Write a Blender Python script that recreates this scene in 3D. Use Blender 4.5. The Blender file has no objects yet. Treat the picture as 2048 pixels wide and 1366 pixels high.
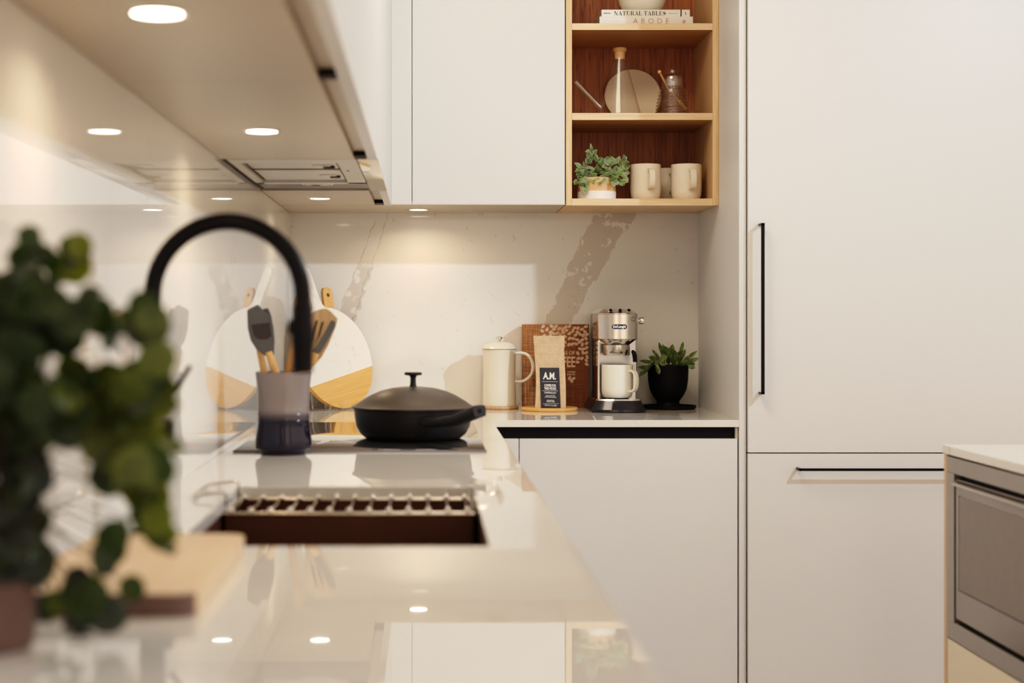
import bpy, bmesh, math, random
from mathutils import Vector, Matrix
PI = math.pi
sc = bpy.context.scene
C = sc.collection
F, VX, VY, CZ = 3250.0, 850.0, 633.0, 1.18       # focal length in px, vanishing point, eye height
WT = 0.8985                                       # worktop height
XL, YB = -0.421, 5.07                             # left wall, back wall
SOF = 1.503                                       # underside of the wall cabinets
FU = 4.712                                        # front plane of back wall cabinets
FB = 4.412                                        # front plane of back base cabinets
XG = 0.8525                                       # inner face of the tall end panel
def P(px, py, Y): return Vector(((px - VX) * Y / F, Y, CZ - (py - VY) * Y / F))

# ------------------------------------------------------------------ shader helpers
class S:
    def __init__(s, nt, sock): s.nt, s.s = nt, sock
    def m(s, op, *a, clamp=False):
        n = s.nt.nodes.new('ShaderNodeMath'); n.operation = op; n.use_clamp = clamp
        for i, v in enumerate((s,) + a):
            if isinstance(v, S): s.nt.links.new(v.s, n.inputs[i])
            else: n.inputs[i].default_value = v
        return S(s.nt, n.outputs[0])
    def __add__(s, o): return s.m('ADD', o)
    __radd__ = __add__
    def __sub__(s, o): return s.m('SUBTRACT', o)
    def __mul__(s, o): return s.m('MULTIPLY', o)
    __rmul__ = __mul__
    def abs(s): return s.m('ABSOLUTE')
    def step(s, a, b):                            # smooth 0..1 as value goes a..b
        n = s.nt.nodes.new('ShaderNodeMapRange'); n.interpolation_type = 'SMOOTHSTEP'
        s.nt.links.new(s.s, n.inputs[0]); n.inputs[1].default_value = a; n.inputs[2].default_value = b
        return S(s.nt, n.outputs[0])
class Mat:
    def __init__(s, name, rough=0.5, metal=0.0, col=(.8,.8,.8), spec=0.5, coat=0.0, **kw):
        s.m = bpy.data.materials.new(name); s.m.use_nodes = True; s.nt = s.m.node_tree
        s.b = s.nt.nodes['Principled BSDF']; s.out = s.nt.nodes['Material Output']
        s.b.inputs['Base Color'].default_value = (*col, 1); s.b.inputs['Roughness'].default_value = rough
        s.b.inputs['Metallic'].default_value = metal; s.b.inputs['Specular IOR Level'].default_value = spec
        s.b.inputs['Coat Weight'].default_value = coat
        for k, v in kw.items(): s.b.inputs[k.replace('_', ' ')].default_value = v
        s.tc = s.nt.nodes.new('ShaderNodeTexCoord')
    def co(s, scale=(1,1,1), rot=(0,0,0)):
        mp = s.nt.nodes.new('ShaderNodeMapping'); mp.inputs['Scale'].default_value = scale; mp.inputs['Rotation'].default_value = rot
        s.nt.links.new(s.tc.outputs['Object'], mp.inputs[0]); return mp.outputs[0]
    def xyz(s):
        n = s.nt.nodes.new('ShaderNodeSeparateXYZ'); s.nt.links.new(s.tc.outputs['Object'], n.inputs[0])
        return [S(s.nt, o) for o in n.outputs]
    def noise(s, sc_, detail=3, rough=.5, scale=(1,1,1), dist=0.0, rot=(0,0,0)):
        n = s.nt.nodes.new('ShaderNodeTexNoise'); n.inputs['Scale'].default_value = sc_; n.inputs['Detail'].default_value = detail
        n.inputs['Roughness'].default_value = rough; n.inputs['Distortion'].default_value = dist
        s.nt.links.new(s.co(scale, rot), n.inputs['Vector']); return S(s.nt, n.outputs[0])
    def mix(s, f, a, b):
        n = s.nt.nodes.new('ShaderNodeMix'); n.data_type = 'RGBA'
        if isinstance(f, S): s.nt.links.new(f.s, n.inputs[0])
        else: n.inputs[0].default_value = f
        for i, v in ((6, a), (7, b)):
            if isinstance(v, tuple): n.inputs[i].default_value = (*v, 1)
            else: s.nt.links.new(v, n.inputs[i])
        return n.outputs[2]
    def color(s, sock): s.nt.links.new(sock, s.b.inputs['Base Color'])
    def bump(s, v, strength=.2, dist=.001):
        n = s.nt.nodes.new('ShaderNodeBump'); n.inputs['Strength'].default_value = strength; n.inputs['Distance'].default_value = dist
        s.nt.links.new(v.s, n.inputs['Height']); s.nt.links.new(n.outputs[0], s.b.inputs['Normal'])
def flat(name, col, rough=.5, metal=0.0, var=.06, sc_=30, **kw):
    m = Mat(name, rough, metal, col, **kw); n = m.noise(sc_)
    m.color(m.mix(n, tuple(c * (1 - var) for c in col), tuple(min(1, c * (1 + var)) for c in col))); return m.m
def wood(name, c1, c2, axis='x', fine=90, rough=.45, c3=None):
    m = Mat(name, rough); sl = .045
    scl = {'x': (sl, 1, 1), 'y': (1, sl, 1), 'z': (1, 1, sl)}[axis]
    n = m.noise(fine, 3, .6, scl); n2 = m.noise(fine * .22, 2, .5, scl, .6)
    k = (n.step(.3, .7) * .6) + (n2.step(.3, .7) * .4)
    a = m.mix(k, c1, c2)
    if c3: a = m.mix(m.noise(fine * 2.2, 2, .5, scl).step(.6, .72), a, c3)
    m.color(a); m.bump(n, .1, .0005); return m.m
def glassmat(name, tint=(1,1,1), base=.05, rough=.02):
    m = bpy.data.materials.new(name); m.use_nodes = True; nt = m.node_tree; nt.nodes.clear()
    o = nt.nodes.new('ShaderNodeOutputMaterial'); mx = nt.nodes.new('ShaderNodeMixShader')
    t = nt.nodes.new('ShaderNodeBsdfTransparent'); t.inputs[0].default_value = (*tint, 1)
    g = nt.nodes.new('ShaderNodeBsdfGlossy'); g.inputs['Roughness'].default_value = rough
    fr = nt.nodes.new('ShaderNodeLayerWeight'); fr.inputs[0].default_value = .5
    pw = nt.nodes.new('ShaderNodeMath'); pw.operation = 'POWER'; pw.inputs[1].default_value = 3.2; nt.links.new(fr.outputs['Facing'], pw.inputs[0])
    mr = nt.nodes.new('ShaderNodeMapRange'); nt.links.new(pw.outputs[0], mr.inputs[0])
    mr.inputs[3].default_value = base; mr.inputs[4].default_value = .75
    nt.links.new(mr.outputs[0], mx.inputs[0]); nt.links.new(t.outputs[0], mx.inputs[1]); nt.links.new(g.outputs[0], mx.inputs[2])
    nt.links.new(mx.outputs[0], o.inputs[0]); return m
def emis(name, col, st):
    m = Mat(name, .4, 0, col); m.b.inputs['Emission Color'].default_value = (*col, 1); m.b.inputs['Emission Strength'].default_value = st; return m.m
def leafmat(name, c1, c2, trans=.35, sc_=40, back=None):
    m = Mat(name, .42); n = m.noise(sc_, 2); m.color(m.mix(n.step(.35, .65), c1, c2))
    t = m.nt.nodes.new('ShaderNodeBsdfTranslucent'); t.inputs[0].default_value = (*(back or tuple(min(1, c * 2.2) for c in c2)), 1)
    x = m.nt.nodes.new('ShaderNodeMixShader'); x.inputs[0].default_value = trans
    m.nt.links.new(m.b.outputs[0], x.inputs[1]); m.nt.links.new(t.outputs[0], x.inputs[2]); m.nt.links.new(x.outputs[0], m.out.inputs[0]); return m.m

# --- quartz: splashback with the big taupe vein, plus the plainer worktop
BASEQ, TAUPE, LINE = (.775,.742,.705), (.50,.425,.365), (.36,.28,.20)
def quartz_back():
    m = Mat('veined quartz splashback', .05, 0, BASEQ, .35)
    x, y, z = m.xyz()
    n1 = m.noise(7, 5, .62) - .5; n2 = m.noise(34, 4, .65) - .5; n3 = m.noise(60, 3, .6)
    s = x - (z - 1.503) * .524 - .592 + n1 * .075 + n2 * .018
    w = ((z - 1.17) * .10 + .036)
    d = s.abs() - w
    vein = d.m('MULTIPLY', -1.0).step(0, .004)
    holes = m.noise(22, 4, .6).step(.60, .63)
    vein = vein * (holes.m('SUBTRACT', 1.0).abs())
    edge = (d.abs().m('MULTIPLY', -1.0) + .003).step(0, .003) * m.noise(50, 2).step(.45, .6)
    l1 = ((s + n2 * .10 + n1 * .08 - .006).abs().m('MULTIPLY', -1.0) + .0016).step(0, .0016) * m.noise(26, 2).step(.45, .6)
    zr = (z - 1.05).step(0, .15)
    # left pair of fine veins with a pale patch between them lower down
    la = x - (z - 1.503) * .386 + .147 + n2 * .028 + n1 * .03
    lb = x - (z - 1.503) * .33 + .116 + n2 * .034 + n1 * .03
    br = m.noise(24, 3).step(.30, .46)
    fa = (la.abs().m('MULTIPLY', -1.0) + .0017).step(0, .0017) * br
    fb = (lb.abs().m('MULTIPLY', -1.0) + .0021).step(0, .0021) * br
    patch = la.step(.0, .004) * (lb * -1.0 + .012).step(0, .004) * (z * -1.0 + 1.37 + n1 * .25).step(0, .05) * m.noise(30, 4, .6).step(.40, .46)
    lc = z + (x - .101) * .78 - 1.333 + n2 * .03
    fc = (lc.abs().m('MULTIPLY', -1.0) + .0012).step(0, .0012) * m.noise(30, 3).step(.45, .6) * x.step(.09, .1) * (x * -1.0 + .33).step(0, .02)
    speck = m.noise(45, 3, .6).step(.66, .72) * .35
    cloud = m.noise(3, 3).step(.3, .7)
    c = m.mix(cloud, BASEQ, tuple(v * .95 for v in BASEQ))
    c = m.mix(speck, c, TAUPE)
    c = m.mix(patch * .55, c, TAUPE)
    c = m.mix(vein * zr * .62, c, TAUPE)
    c = m.mix(((fa + fb + fc + edge + l1).m('MINIMUM', 1.0)) * .62, c, LINE)
    m.color(c); return m.m
def quartz_plain(name, rough, base=BASEQ, spec=.8):
    m = Mat(name, rough, 0, base, spec)
    n1 = m.noise(3, 4); v = m.noise(1.7, 6, .62, dist=.4)
    ln = ((v - .5).abs().m('MULTIPLY', -1.0) + .006).step(0, .006) * m.noise(9, 3).step(.5, .62)
    c = m.mix(n1.step(.3, .7), base, tuple(q * .96 for q in base)); c = m.mix(ln * .3, c, TAUPE); m.color(c); return m.m

M = {}
M['qback'] = quartz_back()
M['qwall'] = quartz_plain('polished pale quartz wall', .022, BASEQ, .85)
M['qtop'] = quartz_plain('polished pale quartz worktop', .018, (.765,.728,.68))
M['white'] = flat('white matt laminate', (.70,.688,.675), .42, var=.01)
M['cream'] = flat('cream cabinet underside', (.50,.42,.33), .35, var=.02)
M['dark'] = flat('black channel', (.008,.006,.011), .5, spec=.2)
M['black'] = flat('matt black metal', (.006,.005,.008), .34, 0, spec=.2)
M['blackpot'] = flat('matt black ceramic', (.007,.006,.008), .55, spec=.2)
M['oak'] = wood('light oak laminate', (.76,.55,.33), (.57,.37,.20), 'z', 130)
M['oakx'] = wood('light oak laminate edge', (.80,.61,.40), (.62,.42,.25), 'x', 130)
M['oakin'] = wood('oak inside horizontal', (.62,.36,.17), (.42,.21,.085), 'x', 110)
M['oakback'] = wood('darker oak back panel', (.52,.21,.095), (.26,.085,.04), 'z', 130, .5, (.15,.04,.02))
M['steel'] = flat('brushed stainless steel', (.62,.57,.52), .22, 1.0, var=.04)
M['steeld'] = flat('microwave steel', (.42,.385,.36), .38, .85, var=.03)
M['chrome'] = flat('chrome', (.78,.74,.70), .07, 1.0, var=.01)
M['sink'] = flat('dark bronze steel', (.13,.06,.04), .4, .4, spec=.3)
M['floor'] = wood('oak floorboards', (.45,.32,.21), (.36,.25,.16), 'y', 20, .4)
M['ceil'] = flat('white painted plaster', (.82,.79,.75), .8, var=.01)
M['lamp'] = emis('warm lamp lens', (1,.86,.66), 14)
M['glass'] = glassmat('clear thin glass')
M['glassr'] = glassmat('ribbed clear glass', (.95,.93,.9), .26, .05)
M['acrylic'] = glassmat('clear acrylic', (.96,.96,.96), .22)
M['ceram'] = flat('cream glazed ceramic', (.80,.74,.63), .28, coat=.3, var=.02)
M['mug'] = flat('speckled cream stoneware', (.80,.72,.60), .5, var=.05, sc_=260)
M['mugw'] = flat('white stoneware', (.84,.80,.71), .35, var=.02)
M['plate'] = flat('pale beige stoneware', (.80,.68,.54), .55, var=.03)
M['cork'] = flat('cork', (.66,.40,.20), .8, var=.2, sc_=160)
M['honeywood'] = wood('bamboo', (.74,.45,.17), (.62,.33,.10), 'x', 160, .5)
M['beech'] = wood('beech wood', (.70,.43,.19), (.60,.33,.12), 'z', 120, .5)
M['turner'] = wood('walnut toned wood', (.56,.38,.22), (.42,.26,.14), 'z', 120, .5)
M['silicone'] = flat('charcoal silicone', (.10,.10,.105), .45, var=.1)
M['slot'] = flat('dark slot', (.10,.05,.03), .7)
M['pan'] = flat('charcoal non-stick enamel', (.025,.022,.026), .42, 0.0, spec=.35)
M['panlid'] = flat('warm charcoal lid', (.115,.095,.08), .38, .2, spec=.5)
M['hob'] = flat('polished black glass cooktop', (.03,.03,.032), .02, spec=1.0, var=.01, coat=1.0, Coat_IOR=2.6, Coat_Roughness=.02)
M['soil'] = flat('potting soil', (.05,.03,.02), .9, var=.4, sc_=200)
M['paperw'] = flat('white book cover', (.80,.76,.70), .45, var=.01)
M['pages'] = flat('book pages', (.72,.66,.56), .8, var=.06, sc_=300)
M['ink'] = flat('black ink', (.02,.018,.016), .6)
M['copper'] = flat('copper ink', (.46,.17,.07), .5)
M['whiteink'] = flat('white ink', (.86,.83,.80), .5)
M['pinkink'] = flat('pale bean ink', (.66,.46,.33), .6)
M['beige'] = wood('pale maple board', (.70,.53,.36), (.64,.47,.31), 'y', 50, .5)
M['mauve'] = flat('plum ceramic and shaded board front', (.16,.10,.095), .5)
M['filter'] = flat('hood filter aluminium', (.62,.585,.53), .4, .5)
M['winglass'] = flat('microwave window glass', (.20,.165,.14), .22, 0, spec=.5)
def crockmat():
    m = Mat('ombre glazed stoneware', .14, 0, (.3,.2,.3), .4, .15); x, y, z = m.xyz()
    k = z.step(.066, .098); c = m.mix(k, (.012,.010,.030), (.25,.215,.215))
    m.color(m.mix(z.step(.0, .006), (.10,.08,.10), c)); return m.m
M['crock'] = crockmat()
def boardmat():
    m = Mat('white marble', .25, 0, (.80,.77,.72)); n = m.noise(14, 5, .6, dist=.5)
    l = ((n - .5).abs().m('MULTIPLY', -1.0) + .012).step(0, .012) * m.noise(18, 3).step(.5, .62)
    m.color(m.mix(l * .6, (.82,.78,.72), (.50,.40,.30))); return m.m
M['marble'] = boardmat()
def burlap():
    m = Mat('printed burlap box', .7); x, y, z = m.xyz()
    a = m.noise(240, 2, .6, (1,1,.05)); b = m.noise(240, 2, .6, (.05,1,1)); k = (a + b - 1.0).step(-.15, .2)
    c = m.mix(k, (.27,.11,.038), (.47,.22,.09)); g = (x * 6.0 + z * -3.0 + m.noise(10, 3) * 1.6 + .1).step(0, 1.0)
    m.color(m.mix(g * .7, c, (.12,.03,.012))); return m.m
M['burlap'] = burlap()
def kraft():
    m = Mat('kraft paper', .75, 0); n = m.noise(60, 5, .7); m.color(m.mix(n.step(.3, .7), (.66,.49,.32), (.54,.385,.24))); m.bump(m.noise(14, 3), .4, .004); return m.m
M['kraft'] = kraft()

# ------------------------------------------------------------------ mesh helpers
class G:
    """collects shapes into one bmesh; build() links them as ONE mesh object"""
    def __init__(s): s.bm = bmesh.new(); s.mi = 0
    def _tag(s, fs):
        for f in fs: f.material_index = s.mi
    def box(s, x0, x1, y0, y1, z0, z1, bev=0.0, seg=2):
        before = set(s.bm.faces)
        r = bmesh.ops.create_cube(s.bm, size=1); vs = r['verts']
        for v in vs: v.co = Vector((x0 if v.co.x < 0 else x1, y0 if v.co.y < 0 else y1, z0 if v.co.z < 0 else z1))
        if bev > 0:
            es = list({e for v in vs for e in v.link_edges}); bmesh.ops.bevel(s.bm, geom=es, offset=bev, segments=seg, affect='EDGES', profile=.5)
        s._tag([f for f in s.bm.faces if f not in before]); return s
    def poly(s, pts, t, axis='y', at=0.0):
        """extrude outline pts (a,b) by t. axis y: (x,z) plane; axis z: (x,y) plane; axis x: (y,z) plane"""
        def mk(a, b, d): return {'y': (a, d, b), 'z': (a, b, d), 'x': (d, a, b)}[axis]
        v0 = [s.bm.verts.new(mk(a, b, at)) for a, b in pts]; v1 = [s.bm.verts.new(mk(a, b, at + t)) for a, b in pts]
        n = len(pts); fs = [s.bm.faces.new(v0), s.bm.faces.new(v1[::-1])]
        for i in range(n): fs.append(s.bm.faces.new((v0[i], v1[i], v1[(i+1) % n], v0[(i+1) % n])))
        s._tag(fs); return s
    def lathe(s, prof, seg=48, c=(0,0,0), closed=False):
        rings = []
        for r, z in prof:
            if r < 1e-6: rings.append([s.bm.verts.new((c[0], c[1], c[2] + z))])
            else: rings.append([s.bm.verts.new((c[0] + r*math.cos(2*PI*i/seg), c[1] + r*math.sin(2*PI*i/seg), c[2] + z)) for i in range(seg)])
        fs = []
        for a, b in zip(rings, rings[1:]):
            for i in range(seg):
                j = (i+1) % seg
                q = [a[i % len(a)], a[j % len(a)], b[j % len(b)], b[i % len(b)]]
                u = list(dict.fromkeys(q))
                if len(u) > 2: fs.append(s.bm.faces.new(u))
        for rg in (rings[0], rings[-1]):
            if closed and len(rg) > 1: fs.append(s.bm.faces.new(rg))
        s._tag(fs); return s
    def tube(s, pts, r, seg=12, cap=True):
        pts = [Vector(p) for p in pts]; rs = r if isinstance(r, (list, tuple)) else [r] * len(pts)
        rings = []; up = None
        for i, p in enumerate(pts):
            t = (pts[min(i+1, len(pts)-1)] - pts[max(i-1, 0)]).normalized()
            if up is None: up = t.orthogonal().normalized()
            up = (up - t * up.dot(t)).normalized(); sd = t.cross(up)
            rings.append([s.bm.verts.new(p + (up*math.cos(2*PI*k/seg) + sd*math.sin(2*PI*k/seg)) * rs[i]) for k in range(seg)])
        fs = []
        for a, b in zip(rings, rings[1:]):
            for k in range(seg): fs.append(s.bm.faces.new((a[k], a[(k+1) % seg], b[(k+1) % seg], b[k])))
        if cap: fs += [s.bm.faces.new(rings[0][::-1]), s.bm.faces.new(rings[-1])]
        s._tag(fs); return s
    def ball(s, c, r, sx=1, sy=1, sz=1):
        n = 10; s.lathe([(max(0, r*math.sin(PI*k/n)) * 1.0, -r*sz*math.cos(PI*k/n)) for k in range(n+1)], 18, c); return s
    def leaf(s, base, d, up, L, W, bend=.25, fold=.2, n=6, shape='oval', rim=None):
        d = Vector(d).normalized(); up = Vector(up); up = (up - d*up.dot(d))
        up = up.normalized() if up.length > 1e-4 else d.orthogonal().normalized(); sd = d.cross(up)
        rows = []
        for i in range(n+1):
            t = i / n
            if shape == 'round': w = math.sqrt(max(0, 1 - (2*t-1)**2)) ** .9
            elif shape == 'spoon': w = (.28 + .72 * math.sin(min(1, t/.75)*PI/2) ** 2) * math.sqrt(max(0, 1 - max(0, (t-.62)/.38)**2))
            elif shape == 'blade': w = (.35 + .65*math.sin(PI*min(1, t/.9)*.6)) * (1 - t**3) 
            else: w = math.sin(PI * t ** .85) 
            w = max(w, .02) * W/2
            c = Vector(base) + d*(L*t) - up*(bend*L*t*t)
            row = [s.bm.verts.new(c + sd*w*k + up*(abs(k)*fold*w)) for k in (-1, -.72, 0, .72, 1)]
            rows.append(row)
        for a, b in zip(rows, rows[1:]):
            for k in range(4):
                f = s.bm.faces.new((a[k], a[k+1], b[k+1], b[k])); f.smooth = True
                f.material_index = rim if (rim is not None and k in (0, 3)) else s.mi
        return s
    def build(s, name, mats, parent=None, smooth=True, loc=None, kind=None, rot=None, ang=35):
        bmesh.ops.recalc_face_normals(s.bm, faces=s.bm.faces[:]) if not getattr(s, 'norecalc', False) else None
        me = bpy.data.meshes.new(name); s.bm.to_mesh(me); s.bm.free()
        for m in (mats if isinstance(mats, (list, tuple)) else [mats]): me.materials.append(M[m] if isinstance(m, str) else m)
        if smooth:
            me.polygons.foreach_set('use_smooth', [True]*len(me.polygons))
            try: me.set_sharp_from_angle(angle=math.radians(ang))
            except Exception: pass
        o = bpy.data.objects.new(name, me); C.objects.link(o)
        if parent: o.parent = parent
        if loc is not None: o.location = loc
        if rot is not None: o.rotation_euler = rot
        if kind: o['kind'] = kind
        return o
def tag(o, label, cat, group=None):
    o['label'] = label; o['category'] = cat
    if group: o['group'] = group
    return o
def thing(name, loc, label, cat, group=None, rot=(0,0,0)):
    o = bpy.data.objects.new(name, None); C.objects.link(o); o.location = loc; o.rotation_euler = rot
    o.empty_display_size = .02
    return tag(o, label, cat, group)
def text(name, body, size, mat, parent, loc, rot=(PI/2,0,0), bold=0.0, ax='CENTER', sx=1.0, space=1.0, ext=.0002, label=None):
    cu = bpy.data.curves.new(name, 'FONT'); cu.body = body; cu.size = size; cu.align_x = ax; cu.align_y = 'CENTER'
    cu.offset = bold; cu.extrude = ext; cu.space_character = space; cu.resolution_u = 3
    tmp = bpy.data.objects.new('tmp', cu); C.objects.link(tmp)
    dg = bpy.context.evaluated_depsgraph_get(); me = bpy.data.meshes.new_from_object(tmp.evaluated_get(dg)); bpy.data.objects.remove(tmp)
    me.materials.clear(); me.materials.append(M[mat]); o = bpy.data.objects.new(name, me); C.objects.link(o)
    o.parent = parent; o.location = loc; o.rotation_euler = rot; o.scale = (sx, 1, 1)
    if label: o['label'] = label
    return o
def copytree(o, parent=None):
    c = o.copy(); C.objects.link(c); c.parent = parent
    for ch in list(o.children): copytree(ch, c)
    return c

# ------------------------------------------------------------------ camera
cam = bpy.data.cameras.new('camera'); co = bpy.data.objects.new('camera', cam); C.objects.link(co); sc.camera = co
co.location = (0, 0, CZ); co.rotation_euler = (PI/2, 0, 0); cam.sensor_width = 36; cam.lens = F/2048*36
cam.shift_x = (1024 - VX)/2048; cam.shift_y = (VY - 683)/2048; cam.clip_start = .05
cam.dof.use_dof = True; cam.dof.focus_distance = 4.72; cam.dof.aperture_fstop = (cam.lens/1000)/.0195; cam.dof.aperture_blades = 9

# ------------------------------------------------------------------ room
G().box(-1.2, 5, -3, 5.3, -.05, 0).build('floor', 'floor', kind='structure')
G().box(-1.2, 5, .2, 5.3, 2.7, 2.75).build('ceiling', 'ceil', kind='structure')
G().box(XL-.15, XL, -.2, YB, 0, 2.7).build('wall_left', 'qwall', kind='structure')
G().box(XL-.15, 5, YB, YB+.1, 0, 2.7).build('wall_back', 'qback', kind='structure')
G().box(XG, XG+.0195, FB, YB, 0, 2.7, .0008, 1).build('trim_1', 'white', kind='structure')['label'] = 'tall white end panel'

# ------------------------------------------------------------------ worktop (L-shaped, one piece) with the sink cut-out
SX0, SX1, SY0, SY1 = -.308, .079, 1.99, 2.69
XF = .182
g = G(); T = .0191; za, zb = WT-T, WT
bw = .0009
outer = [(XL, .75), (XF, .75), (XF, FB-.001), (XG, FB-.001), (XG, YB), (XL, YB)]
# top built from quads around the opening so no overlaps
def slab(g, rects):
    vs = {}
    def v(x, y, z):
        k = (round(x,5), round(y,5), z)
        if k not in vs: vs[k] = g.bm.verts.new((x, y, z))
        return vs[k]
    xs = sorted({r[0] for r in rects} | {r[1] for r in rects}); ys = sorted({r[2] for r in rects} | {r[3] for r in rects})
    cells = {(i, j) for i in range(len(xs)-1) for j in range(len(ys)-1)
             if any(r[0]-1e-6 <= xs[i] and xs[i+1] <= r[1]+1e-6 and r[2]-1e-6 <= ys[j] and ys[j+1] <= r[3]+1e-6 for r in rects)}
    for i, j in cells:
        a, b, c, d = xs[i], xs[i+1], ys[j], ys[j+1]
        g.bm.faces.new([v(a,c,zb), v(b,c,zb), v(b,d,zb), v(a,d,zb)]); g.bm.faces.new([v(a,c,za), v(a,d,za), v(b,d,za), v(b,c,za)])
        for (di, dj, p, q) in ((-1,0,(a,c),(a,d)), (1,0,(b,d),(b,c)), (0,-1,(b,c),(a,c)), (0,1,(a,d),(b,d))):
            if (i+di, j+dj) not in cells: g.bm.faces.new([v(*p,zb), v(*q,zb), v(*q,za), v(*p,za)])
slab(g, [(XL,XF,.75,SY0), (XL,SX0,SY0,SY1), (SX1,XF,SY0,SY1), (XL,XF,SY1,FB), (XL,XF,FB,YB), (XF,XG,FB,YB)])
wt = g.build('worktop', 'qtop', smooth=False)
bev = wt.modifiers.new('edge', 'BEVEL'); bev.width = .0012; bev.segments = 2; bev.limit_method = 'ANGLE'
tag(wt, 'L-shaped pale polished quartz worktop running round the left and back walls', 'worktop')

# sink
sk = thing('sink', ((SX0+SX1)/2, (SY0+SY1)/2, WT-.22), 'undermounted dark steel sink below the black tap', 'sink')
g = G(); w, l = (SX1-SX0)/2+.003, (SY1-SY0)/2+.003; t = .002; h = .2
g.box(-w, w, -l, l, 0, t); g.box(-w-t, -w, -l, l, 0, h); g.box(w, w+t, -l, l, 0, h); g.box(-w-t, w+t, -l-t, -l, 0, h); g.box(-w-t, w+t, l, l+t, 0, h)
g.build('bowl', 'sink', sk, smooth=False)
G().lathe([(0,.003),(.03,.004),(.042,.006),(.045,.003)], 32).build('drain', 'steel', sk)
# steel colander tray with wire handles resting over the sink
RZ = WT-.020; ry0, ry1 = 2.48, 2.675
tr = thing('colander_tray', (0, 0, 0), 'stainless steel colander tray with looped wire handles hanging in the sink', 'colander')
g = G(); x0, x1 = SX0+.002, SX1-.004
g.box(x0, x1, ry0, ry0+.0015, RZ-.12, RZ); g.box(x0, x1, ry1, ry1+.0015, RZ-.12, RZ); g.box(x0, x0+.0015, ry0, ry1, RZ-.12, RZ); g.box(x1-.0015, x1, ry0, ry1, RZ-.12, RZ)
g.box(x0, x1, ry0, ry1, RZ-.1215, RZ-.12); g.build('basket', 'sink', tr, smooth=False)
g = G(); g.tube([(x0,ry0,RZ),(x1,ry0,RZ)], .0035); g.tube([(x0,ry1,RZ),(x1,ry1,RZ)], .003); g.tube([(x0,ry0,RZ),(x0,ry1,RZ)], .003); g.tube([(x1,ry0,RZ),(x1,ry1,RZ)], .003)
g.build('rim', 'steel', tr)
for k in range(13):
    x = x0 + .010 + k*(x1-x0-.02)/12
    G().tube([(x,ry0,RZ+.002),(x,ry0+.006,RZ+.005),(x,(ry0+ry1)/2,RZ+.003),(x,ry1-.006,RZ+.005),(x,ry1,RZ+.002)], .0013, 8).ball((x,ry0+.002,RZ+.005),.0052).ball((x,ry1-.004,RZ+.004),.005).build('rod', 'chrome', tr)
for sx, xo, xi in ((-1, -.357, x0), (1, .118, x1)):
    zz = WT+.0045
    G().tube([(xi,ry0+.01,RZ),(xi,ry0+.01,zz+.004),(xi+sx*.006,ry0+.01,zz+.006),(xo-sx*.006,ry0+.01,zz+.002),(xo,ry0+.015,zz),(xo,ry1-.02,zz),(xo-sx*.006,ry1-.012,zz+.002),(xi+sx*.006,ry1-.012,zz+.006),(xi,ry1-.012,zz+.004),(xi,ry1-.012,RZ)], .0024, 8).build('handle', 'chrome', tr)

# tap
tp = thing('kitchen_tap', (-.352, 2.1, WT), 'matt black gooseneck kitchen tap with pull-down spout standing behind the sink', 'tap')
G().lathe([(0,0),(.026,0),(.026,.006),(.0165,.010),(.0165,.21),(.0145,.218),(0,.218)], 32).build('body', 'black', tp)
zc = 1.18-(593-VY)*2.1/F-WT; R = .097
pts = [(0,0,.21),(0,0,zc-.04)] + [(R-R*math.cos(a*PI/24), 0, zc+R*math.sin(a*PI/24)) for a in range(25)] + [(2*R,0,zc-.03)]
G().tube(pts, .0112, 20).build('neck', 'black', tp)
zh = lambda py: 1.18-(py-VY)*2.1/F-WT
G().lathe([(0,zh(746)),(.0135,zh(745)),(.0138,zh(700)),(.0152,zh(680)),(.0152,zh(660)),(.0138,zh(648)),(.0132,zh(615)),(.0114,zh(606)),(0,zh(606))], 28, (2*R,0,0)).build('spout_head', 'black', tp)
G().box(2*R-.0185, 2*R-.013, -.006, .006, zh(668), zh(640), .002).build('button', 'black', tp)
lv = G().tube([(.014,0,.135),(.026,0,.135)], .013, 20); lv.build('lever_hub', 'black', tp)
G().tube([(.022,0,zh(792)),(.030,0,zh(780)),(.0485,0,zh(732))], .0032, 12).build('lever', 'black', tp)

# ------------------------------------------------------------------ base cabinets
bc = thing('base_cabinet', (0, 2.5, 0), 'white base cabinet run under the left worktop, below the sink', 'cabinet')
bc.location = (0,0,0)
g = G(); g.box(XL+.002, .15, .78, 1.97, .1, WT-T); g.box(XL+.002, .15, 2.72, FB, .1, WT-T); g.box(XL+.002, .15, 1.97, 2.72, .1, .6); g.box(XL+.002, .10, .80, FB, 0, .1); g.build('carcass', 'dark', bc, smooth=False)
for i, (a, b) in enumerate(((.78,1.38),(1.383,1.98),(1.983,2.73),(2.733,3.35),(3.353,FB-.03))):
    G().box(.15, .17, a, b, .1, .846, .001, 1).build('door', 'white', bc)
bb = thing('base_cabinet', (0, 0, 0), 'white base cabinet with wide handleless front under the back worktop', 'cabinet')
g = G(); g.box(XF-.02, XG-.001, FB+.022, YB-.002, .1, WT-T); g.build('carcass', 'white', bb, smooth=False)
g = G(); g.box(XF-.02, XG-.009, FB+.018, FB+.0215, .82, WT-T); g.build('finger_channel', 'dark', bb, smooth=False)
G().box(XG-.009, XG-.0015, FB+.006, FB+.0215, .8476, WT-T).build('side_strip', 'cream', bb)
G().box(XF-.05, .2546, FB+.002, FB+.020, .1, .8476, .0008, 1).build('filler_panel', 'white', bb)
G().box(.2566, XG-.0035, FB+.002, FB+.020, .1, .8476, .0008, 1).build('door', 'white', bb)
G().box(XF-.02, XG-.0015, FB+.03, FB+.05, 0, .1).build('kickboard', 'dark', bb)

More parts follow.
